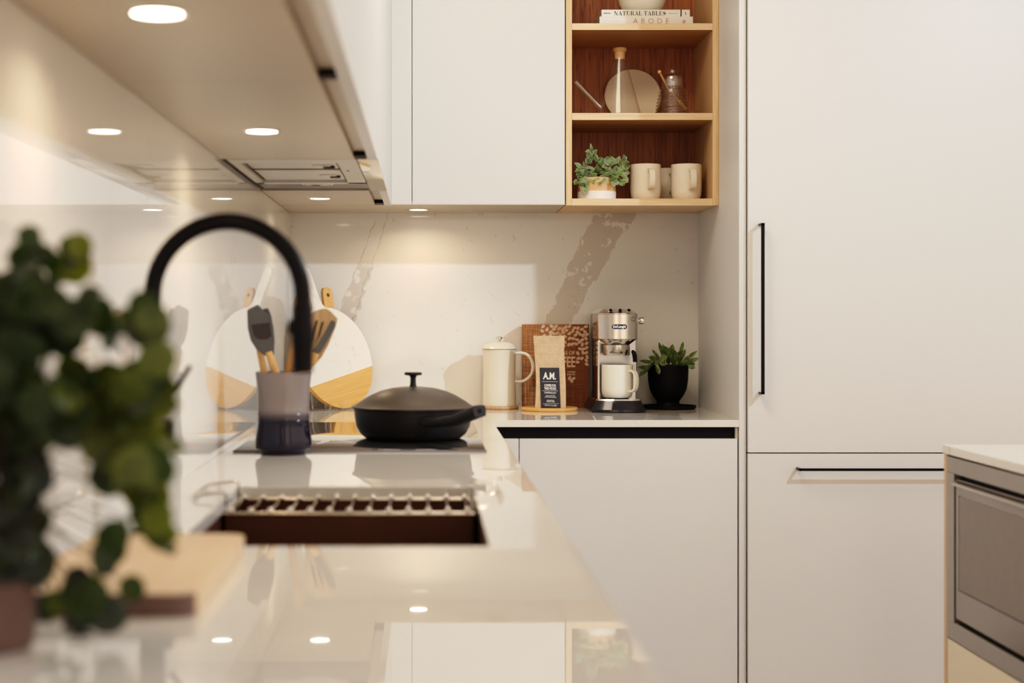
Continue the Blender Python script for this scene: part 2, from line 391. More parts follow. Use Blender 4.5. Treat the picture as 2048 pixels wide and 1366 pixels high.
# ------------------------------------------------------------------ wall cabinets, left run
XD = -.0977
def left_upper(y0, y1, label, lamp=None, hood=False):
    t = thing('wall_cabinet', (0, 0, 0), label, 'cabinet', None)
    g = G(); g.box(XL+.001, XD-.022, y0+.001, y1-.001, SOF+.03, 2.45)
    g.build('carcass', 'white', t, smooth=False)
    if not hood:
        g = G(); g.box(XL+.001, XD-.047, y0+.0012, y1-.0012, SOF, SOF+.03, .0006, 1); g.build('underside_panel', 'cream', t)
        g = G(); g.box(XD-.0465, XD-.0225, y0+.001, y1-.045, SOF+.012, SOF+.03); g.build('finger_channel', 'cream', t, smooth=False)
        g = G(); g.box(XD-.0465, XD-.0225, y1-.042, y1-.0015, SOF+.003, SOF+.03); g.build('channel_end_shade', 'dark', t, smooth=False)  # black block stands in for the shadow at the channel's far end
    g = G(); g.box(XD-.020, XD, y0+.001, (FU+.004 if y1 > 4.7 else y1-.001), SOF-.001 if not hood else SOF+.004, 2.45, .0008, 1); g.build('door', 'white', t)
    return t
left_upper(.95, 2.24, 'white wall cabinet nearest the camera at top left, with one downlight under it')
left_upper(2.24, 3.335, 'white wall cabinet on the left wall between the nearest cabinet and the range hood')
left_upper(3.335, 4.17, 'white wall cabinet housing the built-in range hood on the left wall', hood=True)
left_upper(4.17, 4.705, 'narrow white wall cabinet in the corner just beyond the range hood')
hd = thing('range_hood', (0, 0, 0), 'built-in steel range hood with twin filters set under the left wall cabinets', 'range hood')
hy0, hy1 = 3.34, 4.165
g = G(); zf = SOF
g.box(XL+.012, -.142, hy0+.004, 3.425, zf, zf+.028); g.box(XL+.012, -.39, 3.425, 3.955, zf, zf+.028); g.box(-.185, -.142, 3.425, 3.955, zf, zf+.028)
g.box(XL+.012, -.142, 3.925, 3.962, zf, zf+.028)
g.build('frame', 'filter', hd, smooth=False)
G().box(XL+.004, XL+.0118, hy0+.01, hy1-.01, zf+.004, zf+.028).build('wall_gap_strip', 'dark', hd)
for a, b in ((3.432, 3.62), (3.628, 3.918)):
    f = G().box(-.384, -.191, a, b, zf+.006, zf+.012, .002, 2).build('filter', 'filter', hd)
    G().box(-.385, -.19, a-.0012, a+.0012, zf+.0045, zf+.008).build('filter_seam', 'dark', f)
    G().box(-.222, -.198, (a+b)/2+.02, (a+b)/2+.045, zf+.002, zf+.006, .001).build('latch', 'dark', f)
    G().box(-.245, -.205, (a+b)/2-.005, (a+b)/2+.015, zf+.0035, zf+.006, .001).build('latch_plate', 'steel', f)
G().box(XL+.012, -.142, 3.962, hy1-.004, zf+.004, zf+.028).build('rear_panel', flat('dark brown hood panel', (.075,.045,.04), .3, .3), hd)
o = G().lathe([(.041,.004),(.041,0),(.036,-.003),(.034,0)], 40).build('lamp_ring', 'steel', hd, loc=(-.263, 3.985, zf+.003))
G().lathe([(0,0),(.034,0)], 40).build('lamp_lens', flat('unlit lamp lens', (.55,.5,.45), .3), hd, loc=(-.263, 3.985, zf+.0025))
G().lathe([(0,0),(.003,0),(.004,.002)], 16).build('sensor', 'black', hd, loc=(-.171, 3.60, zf-.001))
G().box(-.140, XD, hy0+.002, hy1-.002, zf-.001, zf+.0035, .001).build('pull_out_visor', flat('polished hood visor', (.72,.66,.57), .05, .75, var=.01), hd)

# ------------------------------------------------------------------ wall cabinets, back run
uc = thing('wall_cabinet', (0, 0, 0), 'white wall cabinet above the splashback, left of the open oak shelf unit', 'cabinet')
G().box(XL+.001, .406, FU+.022, YB-.001, SOF+.012, 2.45).build('carcass', 'white', uc, smooth=False)
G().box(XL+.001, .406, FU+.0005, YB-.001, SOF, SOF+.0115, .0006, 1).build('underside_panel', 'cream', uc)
G().box(XD+.0001, -.0387, FU, FU+.020, SOF+.002, 2.45, .0008, 1).build('filler_panel', 'white', uc)
G().box(-.0367, .4055, FU, FU+.020, SOF+.002, 2.45, .0008, 1).build('door', 'white', uc)
SH = [(1.502, 1.522), (1.750, 1.770), (2.011, 2.030)]
ou = thing('open_shelf_unit', (0, 0, 0), 'open oak shelf unit on the back wall between white cabinets', 'shelf')
G().box(.4085, .4262, FU, YB-.001, 1.502, 2.45, .0006, 1).build('side_panel', 'oak', ou)
G().box(XG-.0185, XG-.0005, FU, YB-.001, 1.502, 2.45, .0006, 1).build('side_panel', 'oak', ou)
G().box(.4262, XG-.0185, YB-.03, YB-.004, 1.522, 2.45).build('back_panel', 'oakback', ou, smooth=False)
for i, (a, b) in enumerate(SH):
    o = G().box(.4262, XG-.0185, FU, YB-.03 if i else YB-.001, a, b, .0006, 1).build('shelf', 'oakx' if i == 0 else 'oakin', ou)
    G().box(.4262, XG-.0185, FU-.0008, FU+.0002, a, b).build('edge_strip', 'oakx', o)

# downlights
def downlight(x, y, label, z=SOF):
    t = thing('downlight', (x, y, z), label, 'light', 'downlights under the wall cabinets')
    G().lathe([(.0268,0),(.0268,-.0015),(.036,-.0012),(.0368,0)], 48).build('trim_ring', 'steel', t)
    G().lathe([(0,-.0008),(.0266,-.0008)], 48).build('lens', 'lamp', t)
    L = bpy.data.lights.new('downlight_lamp', 'AREA'); L.shape = 'DISK'; L.size = .05; L.energy = .55; L.color = (1,.76,.48); L.spread = math.radians(150)
    o = bpy.data.objects.new('downlight_lamp', L); C.objects.link(o); o.parent = t; o.location = (0,0,-.003)
downlight(-.2846, 1.729, 'lit round downlight nearest the camera at top left')
downlight(-.2839, 2.830, 'lit round downlight between the nearest downlight and the range hood')
downlight(-.287, 4.442, 'lit round downlight in the narrow cabinet beyond the range hood')
downlight(-.0196, 4.908, 'lit round downlight under the back wall cabinet, above the back splashback')

# ------------------------------------------------------------------ tall fridge cabinet
fc = thing('tall_cabinet', (0, 0, 0), 'tall white cabinet with two slim black handles at the right of the back wall', 'cabinet')
tx0, tx1, ty = XG+.0222, 1.775, FB-.012
G().box(XG+.020, 1.7765, ty+.024, YB-.001, .08, 2.45).build('carcass', 'dark', fc, smooth=False)
du = G().box(tx0, tx1, ty, ty+.022, .8115, 2.45, .0008, 1).build('door', 'white', fc); du['label'] = 'upper door'
dl = G().box(tx0, tx1, ty, ty+.022, .1, .8085, .0008, 1).build('door', 'white', fc); dl['label'] = 'lower door'
hy = ty-.038
g = G(); xh = .9075; g.box(xh-.0045, xh+.0045, hy, hy+.006, .971, 1.431, .0006, 1); g.box(xh-.0045, xh+.0045, hy, ty, .971, .976); g.box(xh-.0045, xh+.0045, hy, ty, 1.426, 1.431)
g.build('handle', 'black', du)
g = G(); zh_ = .7685; g.box(1.005, 1.645, hy, hy+.006, zh_-.0035, zh_+.0035, .0006, 1); g.box(1.005, 1.010, hy, ty, zh_-.0035, zh_+.0035); g.box(1.640, 1.645, hy, ty, zh_-.0035, zh_+.0035)
g.build('handle', 'black', dl)
G().box(1.777, 1.80, ty, YB-.001, 0, 2.7).build('end_panel', 'white', fc)

# ------------------------------------------------------------------ island with built-in microwave
XI, YI = 1.138, 3.574
it = G().box(XI, 2.15, .9, YI, WT-T, WT, .001, 1).build('island_worktop', 'qtop'); tag(it, 'pale quartz slab topping the kitchen island at the right edge', 'worktop')
ic = thing('island_cabinet', (0, 0, 0), 'cream kitchen island cabinet with an oak-edged end panel at the right edge', 'cabinet')
G().box(XI+.0025, 2.13, YI-.024, YI-.004, 0, WT-T).build('end_panel', 'oak', ic)
g = G(); g.box(XI+.025, 2.12, .95, 2.948, .1, WT-T); g.box(XI+.025, 2.12, 2.948, YI-.025, .1, .478); g.box(1.7, 2.12, 2.948, YI-.025, .478, WT-T); g.build('carcass', 'cream', ic, smooth=False)
cr = flat('cream drawer front', (.80,.71,.56), .42, var=.01)
G().box(XI+.003, XI+.023, 2.95, YI-.026, .12, .4785, .0008, 1).build('drawer', cr, ic)
G().box(XI+.003, XI+.023, .95, 2.945, .12, WT-T-.004, .0008, 1).build('door', cr, ic)
mw = thing('microwave', (0, 0, 0), 'built-in stainless steel microwave in the island side at the right edge', 'microwave')
y0, y1, z0, z1 = 2.954, 3.549, .4815, .8756; gy0, gy1, gz0, gz1 = 3.005, 3.4986, .5205, .841
g = G(); xa, xb = XI+.001, XI+.02
g.box(xa, xb, y0, y1, gz1, z1, .001, 1); g.box(xa, xb, y0, y1, z0, gz0, .001, 1); g.box(xa, xb, y0, gy0, gz0, gz1); g.box(xa, xb, gy1, y1, gz0, gz1)
g.build('trim_frame', 'steeld', mw)
G().box(XI+.016, 1.6, gy0+.0005, gy1-.0005, gz0+.0005, gz1-.0005).build('housing', 'dark', mw)
dr = G().box(XI+.001, XI+.015, gy0+.008, gy1-.009, gz0+.010, gz1-.010, .004, 3).build('door', 'steeld', mw)
G().box(XI-.0005, XI+.002, gy0+.03, 3.462, .597, .797, .0006, 1).build('window', 'winglass', dr)
g = G(); g.box(XI-.0004, XI+.001, gy0+.029, 3.4645, .5955, .597); g.box(XI-.0004, XI+.001, 3.462, 3.4645, .5955, .7985); g.build('window_seal', 'dark', dr)
G().poly([(XI+.001, gz1-.012), (XI-.012, gz1-.016), (XI-.010, gz1-.022), (XI+.001, gz1-.026)], gy1-.02-gy0-.02, 'y', gy0+.02).build('pull_lip', 'steel', dr)

# ------------------------------------------------------------------ cooktop and pan
HZ = WT+.004
ck = thing('cooktop', (0, 0, 0), 'black glass induction cooktop set in the left worktop under the range hood', 'cooktop')
G().box(-.397, .127, 3.372, 4.27, WT+.0002, HZ, .0012, 2).build('glass', 'hob', ck)
G().box(-.3985, .1285, 3.3695, 3.3720, WT+.0002, HZ+.0006).build('edge_trim', flat('grey edge trim', (.20,.20,.23), .4, .3), ck)
pn = thing('frying_pan', (-.027, 3.70, HZ), 'deep charcoal frying pan with domed lid on the cooktop', 'pan')
G().lathe([(0,0),(.100,0),(.110,.003),(.120,.012),(.129,.028),(.1325,.045),(.1345,.066),(.1370,.068),(.1370,.070),(.131,.070),(.127,.030),(.11,.006),(0,.005)], 72).build('body', 'pan', pn)
ld = G().lathe([(.139,.0705),(.1395,.073),(.134,.0745),(.118,.086),(.098,.098),(.075,.108),(.05,.1145),(.025,.1175),(0,.118)], 72).build('lid', 'panlid', pn)
G().lathe([(.010,.1165),(.007,.122),(.0062,.138),(.009,.143),(.0195,.1445),(.0205,.1475),(.019,.1505),(0,.151)], 32).build('knob', 'pan', ld)
# handle: tapered box from the body to an angled square end
a = Vector((.030,-.122,.045)); b = Vector((.142,-.285,.079)); d = (b-a).normalized(); sd = d.cross(Vector((0,0,1))).normalized(); up = sd.cross(d)
g = G(); rings = []
for t, w_, h_ in ((0,.022,.010),(.25,.016,.010),(.6,.0145,.0115),(1,.0165,.0125)):
    c = a.lerp(b, t) - Vector((0,0,.010*math.sin(PI*t)))
    ring = []
    for k in range(12):
        th = 2*PI*k/12; cx, cy = math.cos(th), math.sin(th)
        ex = lambda q: math.copysign(abs(q)**.45, q)
        ring.append(g.bm.verts.new(c + sd*ex(cx)*w_ + up*ex(cy)*h_))
    rings.append(ring)
for r0, r1 in zip(rings, rings[1:]):
    for k in range(12): g.bm.faces.new((r0[k], r0[(k+1)%12], r1[(k+1)%12], r1[k]))
g.bm.faces.new(rings[0][::-1]); g.bm.faces.new(rings[-1]); hn = g.build('handle', 'pan', pn, ang=50)
G().tube([b-d*.003, b+d*.0008], .005, 16).build('hanging_hole', 'dark', hn)
G().poly([(.128*math.cos(q), .128*math.sin(q)) for q in ()] or [(-.012,0),(.012,0),(.006,.022),(-.006,.022)], .006, 'z', .052).build('rest_notch', 'pan', pn, loc=(.10,-.10,0), rot=(0,0,-PI/4-PI/2))

# ------------------------------------------------------------------ utensil crock with five utensils
KY = 3.325; KX = (567-VX)*KY/F
cr_ = thing('utensil_crock', (KX, KY, WT), 'glazed stoneware utensil crock, pale mauve fading to deep indigo, left of the pan', 'crock')
prof = [(0,0),(.044,0),(.046,.003),(.0475,.007),(.0565,.013),(.0580,.020),(.0575,.030),(.0535,.055),(.0525,.068),(.0535,.0705),(.0525,.073),(.0525,.080),(.0537,.083),(.0525,.086),(.0522,.096),(.0530,.125),(.0555,.150),(.0575,.166),(.0578,.1675),(.0565,.1685),(.0548,.1675),(.050,.120),(.048,.02),(0,.012)]
G().lathe(prof, 64).build('body', 'crock', cr_)
def px(pts, Y, s=4.553, ox=480, oy=540):
    return [((ox + a/s - VX)*Y/F, CZ - (oy + b/s - VY)*Y/F) for a, b in pts]
def utensil(name, label, headpts, Y, headmat, stick, hr, stickmat='beech', thick=.006, extra=()):
    t = thing(name, (0, 0, 0), label, 'utensil', 'utensils in the crock')
    h = G().poly(px(headpts, Y), thick, 'y', Y-thick/2); hb = h.bm
    bmesh.ops.bevel(hb, geom=hb.edges[:], offset=.0012, segments=2, affect='EDGES')
    ho = h.build('head', headmat, t)
    for nm, pp, m, off in extra:
        G().poly(px(pp, Y), .0012, 'y', Y-thick/2-.001-off).build(nm, m, ho, smooth=False)
    (sa, sb) = px(stick, Y)
    dirv = Vector((sb[0]-sa[0], 0, sb[1]-sa[1])); end = Vector((sb[0], Y, sb[1]))
    k = min((sb[1]-(WT+.02))/max(1e-3, -dirv.z), 9)
    bot = end + dirv*k
    cx = max(-.03, min(.03, bot.x-KX)); bot = Vector((KX+cx, KY+(Y-KY)*.3, WT+.022))
    G().tube([Vector((sa[0], Y, sa[1])), end, bot], [hr, hr, hr*.8], 14).build('handle', stickmat, t)
    return t
utensil('basting_brush', 'charcoal silicone basting brush leaning left in the crock',
    [(66,365),(100,345),(165,315),(195,350),(222,375),(280,430),(305,520),(316,640),(308,785),(235,785),(150,722),(98,640),(72,530)], KY-.022, 'silicone', [(262,745),(325,935)], .0085, thick=.010,
    extra=[('bristles', [(105,500),(270,480),(290,600),(250,632),(180,632),(130,600)], flat('dark silicone bristles', (.045,.035,.04), .6, var=.4, sc_=400), 0)])
utensil('silicone_spatula', 'charcoal silicone spatula half hidden behind the basting brush in the crock',
    [(195,362),(255,345),(285,420),(305,520),(300,600),(240,700),(190,740),(160,700),(180,500)], KY+.004, 'silicone', [(180,715),(222,935)], .0078)
utensil('wooden_spoon', 'pale wooden spoon standing behind the tap spout in the crock',
    [(500,240),(540,230),(570,260),(580,340),(570,440),(545,520),(520,560),(500,520),(486,400),(484,300)], KY+.028, 'turner', [(520,540),(440,935)], .0075)
utensil('slotted_turner', 'light wooden slotted turner leaning right in the crock',
    [(600,470),(640,410),(680,375),(740,355),(790,352),(830,380),(890,445),(870,520),(800,690),(740,800),(650,880),(600,870),(590,640)], KY+.012, 'turner', [(690,800),(570,935)], .0085,
    extra=[('slot', [(690,462),(712,456),(672,640),(640,700),(655,600)], 'slot', 0), ('slot', [(745,472),(765,470),(730,590),(690,680),(715,580)], 'slot', 0)])
utensil('silicone_turner', 'narrow charcoal silicone scraper leaning right in front of the slotted turner',
    [(832,455),(855,462),(872,480),(864,520),(800,640),(735,745),(690,780),(650,800),(640,770),(690,700),(770,570)], KY-.012, 'silicone', [(690,755),(600,935)], .0078)

# ------------------------------------------------------------------ boards in the back corner
yaw, lean = .859, .277
u = Vector((math.cos(yaw), math.sin(yaw), 0)); bk = Vector((-math.sin(yaw), math.cos(yaw), 0))
v = Vector((0,0,math.cos(lean))) + bk*math.sin(lean); nrm = v.cross(u).normalized()      # towards the back
if nrm.dot(bk) < 0: nrm = -nrm
def place(o, c, roll):
    ur = u*math.cos(roll) + v*math.sin(roll); vr = -u*math.sin(roll) + v*math.cos(roll)
    m = Matrix((ur, nrm, vr)).transposed().to_4x4(); m.translation = c; o.matrix_world = m
def arc(r, a0, a1, n): return [(r*math.cos(a0+(a1-a0)*i/n), r*math.sin(a0+(a1-a0)*i/n)) for i in range(n+1)]
cb = thing('serving_board', (0,0,0), 'round white marble serving board with a wooden lower edge leaning in the corner', 'serving board')
place(cb, Vector((-.271, 4.93, 1.0553)), math.radians(11.6))
r = .158; yl = -.060; al = math.asin(yl/r)
hw = .021; ah = math.acos((hw+.012)/r)
top = arc(r, al, ah, 30) + [(hw+.004, r*math.sin(ah)+.010), (hw, r*math.sin(ah)+.024), (hw, .272)] + [(hw*math.cos(q*PI/10), .272+hw*math.sin(q*PI/10)) for q in range(1, 10)] + [(-hw, .272), (-hw, r*math.sin(ah)+.024), (-hw-.004, r*math.sin(ah)+.010)] + arc(r, PI-ah, PI-al, 30)
G().poly(top, .013, 'y').build('marble_top', 'marble', cb)
G().poly(arc(r, PI-al, 2*PI+al, 40), .013, 'y').build('wood_edge', 'honeywood', cb)
wb = thing('chopping_board', (0,0,0), 'wooden paddle board whose holed handle rises behind the marble board', 'chopping board')
place(wb, Vector((-.271, 4.93, 1.0553)) + nrm*.0145 + u*.012 - v*.01, math.radians(-7))
r2 = .10; hw2 = .0205
out = arc(r2, -PI*1.5+.25+2*PI-2*PI, PI/2-.25, 40)
out = arc(r2, PI/2+.26-2*PI, PI/2-.26, 40) + [(hw2, .12), (hw2, .222), (hw2*.7, .236), (0, .240), (-hw2*.7, .236), (-hw2, .222), (-hw2, .12)]
G().poly(out, .010, 'y').build('board', 'beech', wb)
G().tube([(0,-.0008,.214),(0,.0005,.214)], .0058, 20).build('hanging_hole', 'slot', wb)
es = thing('plate_stand', (0,0,0), 'clear acrylic plate stand holding up the round boards', 'stand')
for k in (-.055, 0, .06):
    q = Vector((-.256,4.887,WT)) + u*k
    g = G(); f_ = -nrm; f_ = Vector((f_.x, f_.y, 0)).normalized()
    g.tube([q+f_*.016+Vector((0,0,.026)), q+f_*.012+Vector((0,0,.003)), q-f_*.06+Vector((0,0,.003)), q-f_*.066+Vector((0,0,.05))], .003, 8)
    g.build('prong', 'acrylic', es)
q = Vector((-.256,4.887,WT+.003)); G().tube([q-u*.06, q+u*.065], .0028, 8).build('crossbar', 'acrylic', es)

# ------------------------------------------------------------------ coffee things on the back worktop
kx, ky = .227, 4.962
tv = G().lathe([(0,0),(.054,0),(.057,.003),(.056,.008),(.052,.010),(0,.010)], 48).build('trivet', 'turner', loc=(kx+.002, ky-.002, WT)); tag(tv, 'thin brown wooden trivet under the cream coffee pot', 'trivet')
kt = thing('coffee_press', (kx, ky, WT+.0101), 'tall cream ceramic coffee press with a steel-knobbed lid against the splashback', 'coffee pot')
zk = lambda py: CZ-(py-VY)*ky/F-WT-.0101
G().lathe([(0,0),(.0505,0),(.0512,.004),(.0500,.05),(.0490,.09),(.0497,.13),(.0515,zk(699)),(.0495,zk(699)),(.047,.02),(0,.01)], 56).build('body', 'ceram', kt)
l_ = G().lathe([(.0515,zk(698.5)),(.0545,zk(697.5)),(.0545,zk(696)),(.046,zk(689)),(.030,zk(684.5)),(.010,zk(683.5)),(0,zk(683.5))], 56).build('lid', 'ceram', kt)
G().lathe([(.003,zk(684)),(.003,zk(681)),(.0055,zk(680.5)),(.0095,zk(677)),(.0095,zk(674.5)),(.006,zk(672.8)),(0,zk(672.5))], 24).build('knob', 'chrome', l_)
pp = [(.047, zk(707)), (.062, zk(705.5)), (.083, zk(709)), (.097, zk(720)), (.102, zk(735)), (.096, zk(750)), (.078, zk(760.5)), (.060, zk(763.5)), (.047, zk(762))]
def smooth(pts, n=5):
    pts = [Vector(p) for p in pts]; o = []
    for i in range(len(pts)-1):
        p0, p1, p2, p3 = pts[max(i-1,0)], pts[i], pts[i+1], pts[min(i+2,len(pts)-1)]
        for k in range(n):
            t = k/n; o.append(.5*((2*p1)+(p2-p0)*t+(2*p0-5*p1+4*p2-p3)*t*t+(3*p1-p0-3*p2+p3)*t**3))
    return o + [pts[-1]]
g = G(); g.tube(smooth([(a_, -.006, b_) for a_, b_ in pp]), .0050, 14); g.build('handle', 'ceram', kt)

# round board and coffee bag
bx, by = .373, 4.872
tb = G().lathe([(0,0),(.083,0),(.0855,.0025),(.0855,.0075),(.083,.010),(0,.010)], 64).build('round_board', 'honeywood', loc=(bx, by, WT)); tag(tb, 'small round light wooden board under the kraft coffee bag', 'board')
bg = thing('coffee_bag', (.3735, 4.845, WT+.0101), 'kraft paper bag of coffee with a black label on the small round board', 'coffee bag', rot=(0,0,math.radians(-3)))
g = G(); hb = .214; nz, rings = 14, []
for i in range(nz+1):
    t = i/nz; z = hb*t
    w_ = .0455 - .002*math.sin(t*PI) + (.001 if t > .9 else 0); dpt = .026*(1 - t**1.6*.93) + .0008
    shift = .002*math.sin(t*5) - .002*t
    ring = []
    for (ax_, ay_) in ((-1,-1),(-.9,-1.02),(-.4,-1.06),(0,-1.05),(.4,-1.06),(.9,-1.02),(1,-1),(.93,0),(1,1),(.4,1.04),(-.4,1.04),(-1,1),(-.93,0)):
        ring.append(g.bm.verts.new((ax_*w_+shift, ay_*dpt, z + (.0 if i else 0))))
    rings.append(ring)
for a_, b_ in zip(rings, rings[1:]):
    n = len(a_)
    for k in range(n): g.bm.faces.new((a_[k], a_[(k+1)%n], b_[(k+1)%n], b_[k]))
g.bm.faces.new(rings[0][::-1]); g.bm.faces.new(rings[-1])
pb = g.build('pouch', 'kraft', bg, ang=50)
lb = thing('label_panel', (0,0,0), 'x', 'x'); del lb['label']; del lb['category']
bpy.data.objects.remove(lb)
tilt = -.045
def fy(z): t = max(0, z)/hb; return -(.026*(1-t**1.6*.93)+.0008)*1.07 - .0006
g = G(); hgt = .119; n = 8
va = [[g.bm.verts.new((sx_ + (z_ := hgt*i/n)*-.035, fy(z_)-.0006, z_+.0003)) for sx_ in (-.028, .030)] for i in range(n+1)]
for r0, r1 in zip(va, va[1:]): g.bm.faces.new((r0[0], r0[1], r1[1], r1[0]))
lab = g.build('label_panel', flat('black paper label', (.030,.028,.042), .5, var=.1), bg, smooth=False)
def lt(name, body, z, size, bold=0, sx=1, mat='whiteink', space=1.0):
    text(name, body, size, mat, lab, (.001 - z*.035, fy(z)-.0014, z), (PI/2-.07, math.radians(1.5), 0), bold, sx=sx, space=space)
lt('lettering', 'A.M.', .094, .0285, .0009, .70)
lt('lettering', 'COFFEE FOR', .0665, .0098, .0003, .62); lt('lettering', 'TIRED PEOPLE', .0575, .0098, .0003, .57)
lt('lettering', 'CAFFEINE JOLT', .0450, .0068, .0001, .78)
lt('lettering', 'Awaken with a bold,', .0365, .0040, .0001, .85); lt('lettering', 'smooth roast and aroma', .0325, .0040, .0001, .85)
lt('lettering', 'MEDIUM ROAST', .0225, .0038, .0001, .8); lt('lettering', 'GROUND COFFEE', .0185, .0038, .0001, .8)
lt('lettering', 'NET WT. 12 oz (340g)', .0075, .0048, .0001, .78)
for z_ in (.078, .0512, .0128):
    G().box(-.023, .023, -.0002, .0002, -.0004, .0004).build('rule', 'whiteink', lab, smooth=False, loc=(.001-z_*.035, fy(z_)-.0014, z_))

# burlap-patterned coffee box behind
qx, qy = (1112-VX)*5.0/F, 5.0
cx_ = thing('coffee_box', (qx, qy, WT), 'brown burlap-print coffee box with coffee beans standing against the splashback', 'box')
bxw, bxh = .1015, .2575
def pbx(px_, py_): return ((px_-1112)*5.0/F, CZ-(py_-VY)*5.0/F-WT)
tx, tz = pbx(1150, 706); text('lettering', 'AS OF', .0155, 'pinkink', cx_, (tx, -.001, tz), ax='RIGHT', bold=.0003, sx=.95)
tx, tz = pbx(1150.5, 725); text('lettering', 'COFFEE', .0450, 'pinkink', cx_, (tx, -.001, tz), ax='RIGHT', bold=.0010, sx=.60)
tx, tz = pbx(1150.5, 744.2); text('lettering', 'COFFEES', .0068, 'pinkink', cx_, (tx, -.001, tz), ax='RIGHT', bold=.0002, sx=.9)
tx, tz = pbx(1150.5, 749); text('lettering', 'ENJOYED', .0068, 'pinkink', cx_, (tx, -.001, tz), ax='RIGHT', bold=.0002, sx=.9)
rnd = random.Random(4)
def bean(g, x, z, a, L, w):
    for sgn in (-1, 1):
        pts = []
        for i in range(9): th = PI*i/8; pts.append((L*math.cos(th), sgn*(w*math.sin(th)+ w*.10)))
        ca, sa = math.cos(a), math.sin(a)
        pts = [(x+p*ca-q*sa, z+p*sa+q*ca) for p, q in pts]
        vs = [g.bm.verts.new((p, -.0005 - .0001*rnd.random(), q)) for p, q in pts]; g.bm.faces.new(vs).material_index = 1
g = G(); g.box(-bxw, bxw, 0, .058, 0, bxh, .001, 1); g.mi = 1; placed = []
for tries in range(6000):
    x = rnd.uniform(-.05, .096); z = rnd.uniform(.11, .252)
    dens = min(1, max(0, (x+.045)/.07)) * min(1, max(0, (z-.13)/.08)) ** 1.4
    if z < .205 and x < .02: continue
    if z < .17 and x < .05: continue
    if x < .066 and z < .190: continue
    if rnd.random() > dens: continue
    if any((x-a_)**2+(z-b_)**2 < (.0102)**2 for a_, b_ in placed): continue
    placed.append((x, z))
placed += [pbx(1139,756), pbx(1147,757), pbx(1143,762), pbx(1086,653)]
for x, z in placed: bean(g, x, z, rnd.uniform(.2, 1.2) if rnd.random() < .6 else rnd.uniform(-1.2, 0), .0068, .0038)
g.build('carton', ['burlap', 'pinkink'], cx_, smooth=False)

# ------------------------------------------------------------------ espresso machine
mx, my = .571, 4.80
em = thing('espresso_machine', (mx, my, WT), 'slim stainless steel espresso machine on the back worktop, left of the black plant pot', 'coffee machine')
def zm(py, Y=4.78): return CZ-(py-VY)*Y/F-WT
# rear body (dark glossy sides)
zt = zm(628)
hw_ = .0585
G().box(-hw_, hw_, .09, .232, .004, zt, .004, 3).build('rear_body', flat('glossy dark steel side', (.10,.075,.07), .12, .9), em)
# drum head: D-shaped, rounded front
def dshape(w, front, back, n=20, flatk=.55):
    pts = [(w, back), (w, front+w*flatk)] + [(w*math.cos(th), front + w*flatk - w*flatk*math.sin(th)) for th in [PI*i/n for i in range(1, n)]] + [(-w, front+w*flatk), (-w, back)]
    return pts
hx = (1238-VX)*4.75/F - mx
def loft(g, secs):
    rings = [[g.bm.verts.new((hx+a_, b_, z)) for a_, b_ in pts] for pts, z in secs]
    for r0, r1 in zip(rings, rings[1:]):
        n = len(r0)
        for k in range(n): g.bm.faces.new((r0[k], r0[(k+1)%n], r1[(k+1)%n], r1[k]))
    g.bm.faces.new(rings[0][::-1]); g.bm.faces.new(rings[-1])
z1_, z2_, z3_, z4_ = zm(618.5), zm(628), zm(679), zm(689)
g = G(); loft(g, [(dshape(.0575,-.045,.13), z3_), (dshape(.0585,-.047,.13), z3_+.002), (dshape(.0585,-.047,.13), z2_-.001), (dshape(.0575,-.046,.13), z2_)])
g.build('head', 'steel', em, ang=30)
g = G(); loft(g, [(dshape(.0572,-.0455,.228), z2_+.0003), (dshape(.0572,-.0455,.228), z2_+.0015), (dshape(.044,-.010,.225), z1_), (dshape(.040,-.004,.22), z1_+.0005)])
tpn = g.build('top_cover', 'chrome', em, ang=25)
for k in (1222.5, 1241.5, 1259):
    bxp = (k-VX)*4.76/F-mx
    o = G().lathe([(0,.0025),(.0062,.0025),(.007,.0012),(.0076,-.002)], 24).build('button', 'chrome', em, loc=(bxp, -.024, (z1_+z2_)/2+.0025), rot=(math.radians(55),0,0))
    G().lathe([(0,.0032),(.0052,.0031)], 20).build('button_icon', 'dark', o)
g = G(); loft(g, [(dshape(.036,-.030,.11), z4_), (dshape(.055,-.043,.12), z3_)]); g.build('collar', 'chrome', em, ang=25)
g = G(); g.lathe([(0,zm(711)),(.0385,zm(711)),(.0395,zm(709)),(.0395,zm(690)),(.036,z4_)], 48, (hx, .012, 0)); grp = g.build('group_head', 'steel', em)
g = G(); g.box(hx-.026, hx+.024, -.0284, -.0278, zm(705.5), zm(705)); g.box(hx+.008,hx+.012,-.0284,-.0278,zm(707),zm(703)); g.box(hx-.024,hx-.020,-.0284,-.0278,zm(706),zm(703)); g.build('markings', 'ink', grp, smooth=False)
# chrome splash panel
sp = G(); sp.box(-.055, .062, .086, .0899, .028, z3_, .0005, 1); sp.build('splash_panel', flat('satin steel splash panel', (.60,.58,.60), .2, .9), em)
sp = G(); sp.box(-.0575, -.052, .03, .09, .028, z3_-.004); sp.build('panel_edge', 'chrome', em)
# logo badge
bz = zm(653.5, 4.753); g = G(); pill = []
for q in range(25):
    th = PI/2 + PI*q/24; pill.append((-.0165+.0078*math.cos(th), .0078*math.sin(th)))
for q in range(25):
    th = -PI/2 + PI*q/24; pill.append((.0165+.0078*math.cos(th), .0078*math.sin(th)))
ba = G().poly(pill, .0022, 'y').build('badge_rim', 'chrome', em, loc=(hx+.001, -.0492, bz))
G().poly([(a_*.93, b_*.86) for a_, b_ in pill], .0006, 'y', -.0005).build('badge', flat('navy enamel', (.012,.015,.06), .3), ba)
text('lettering', "De'Longhi", .0098, 'whiteink', ba, (0, -.0011, 0), bold=.0004, sx=.93)
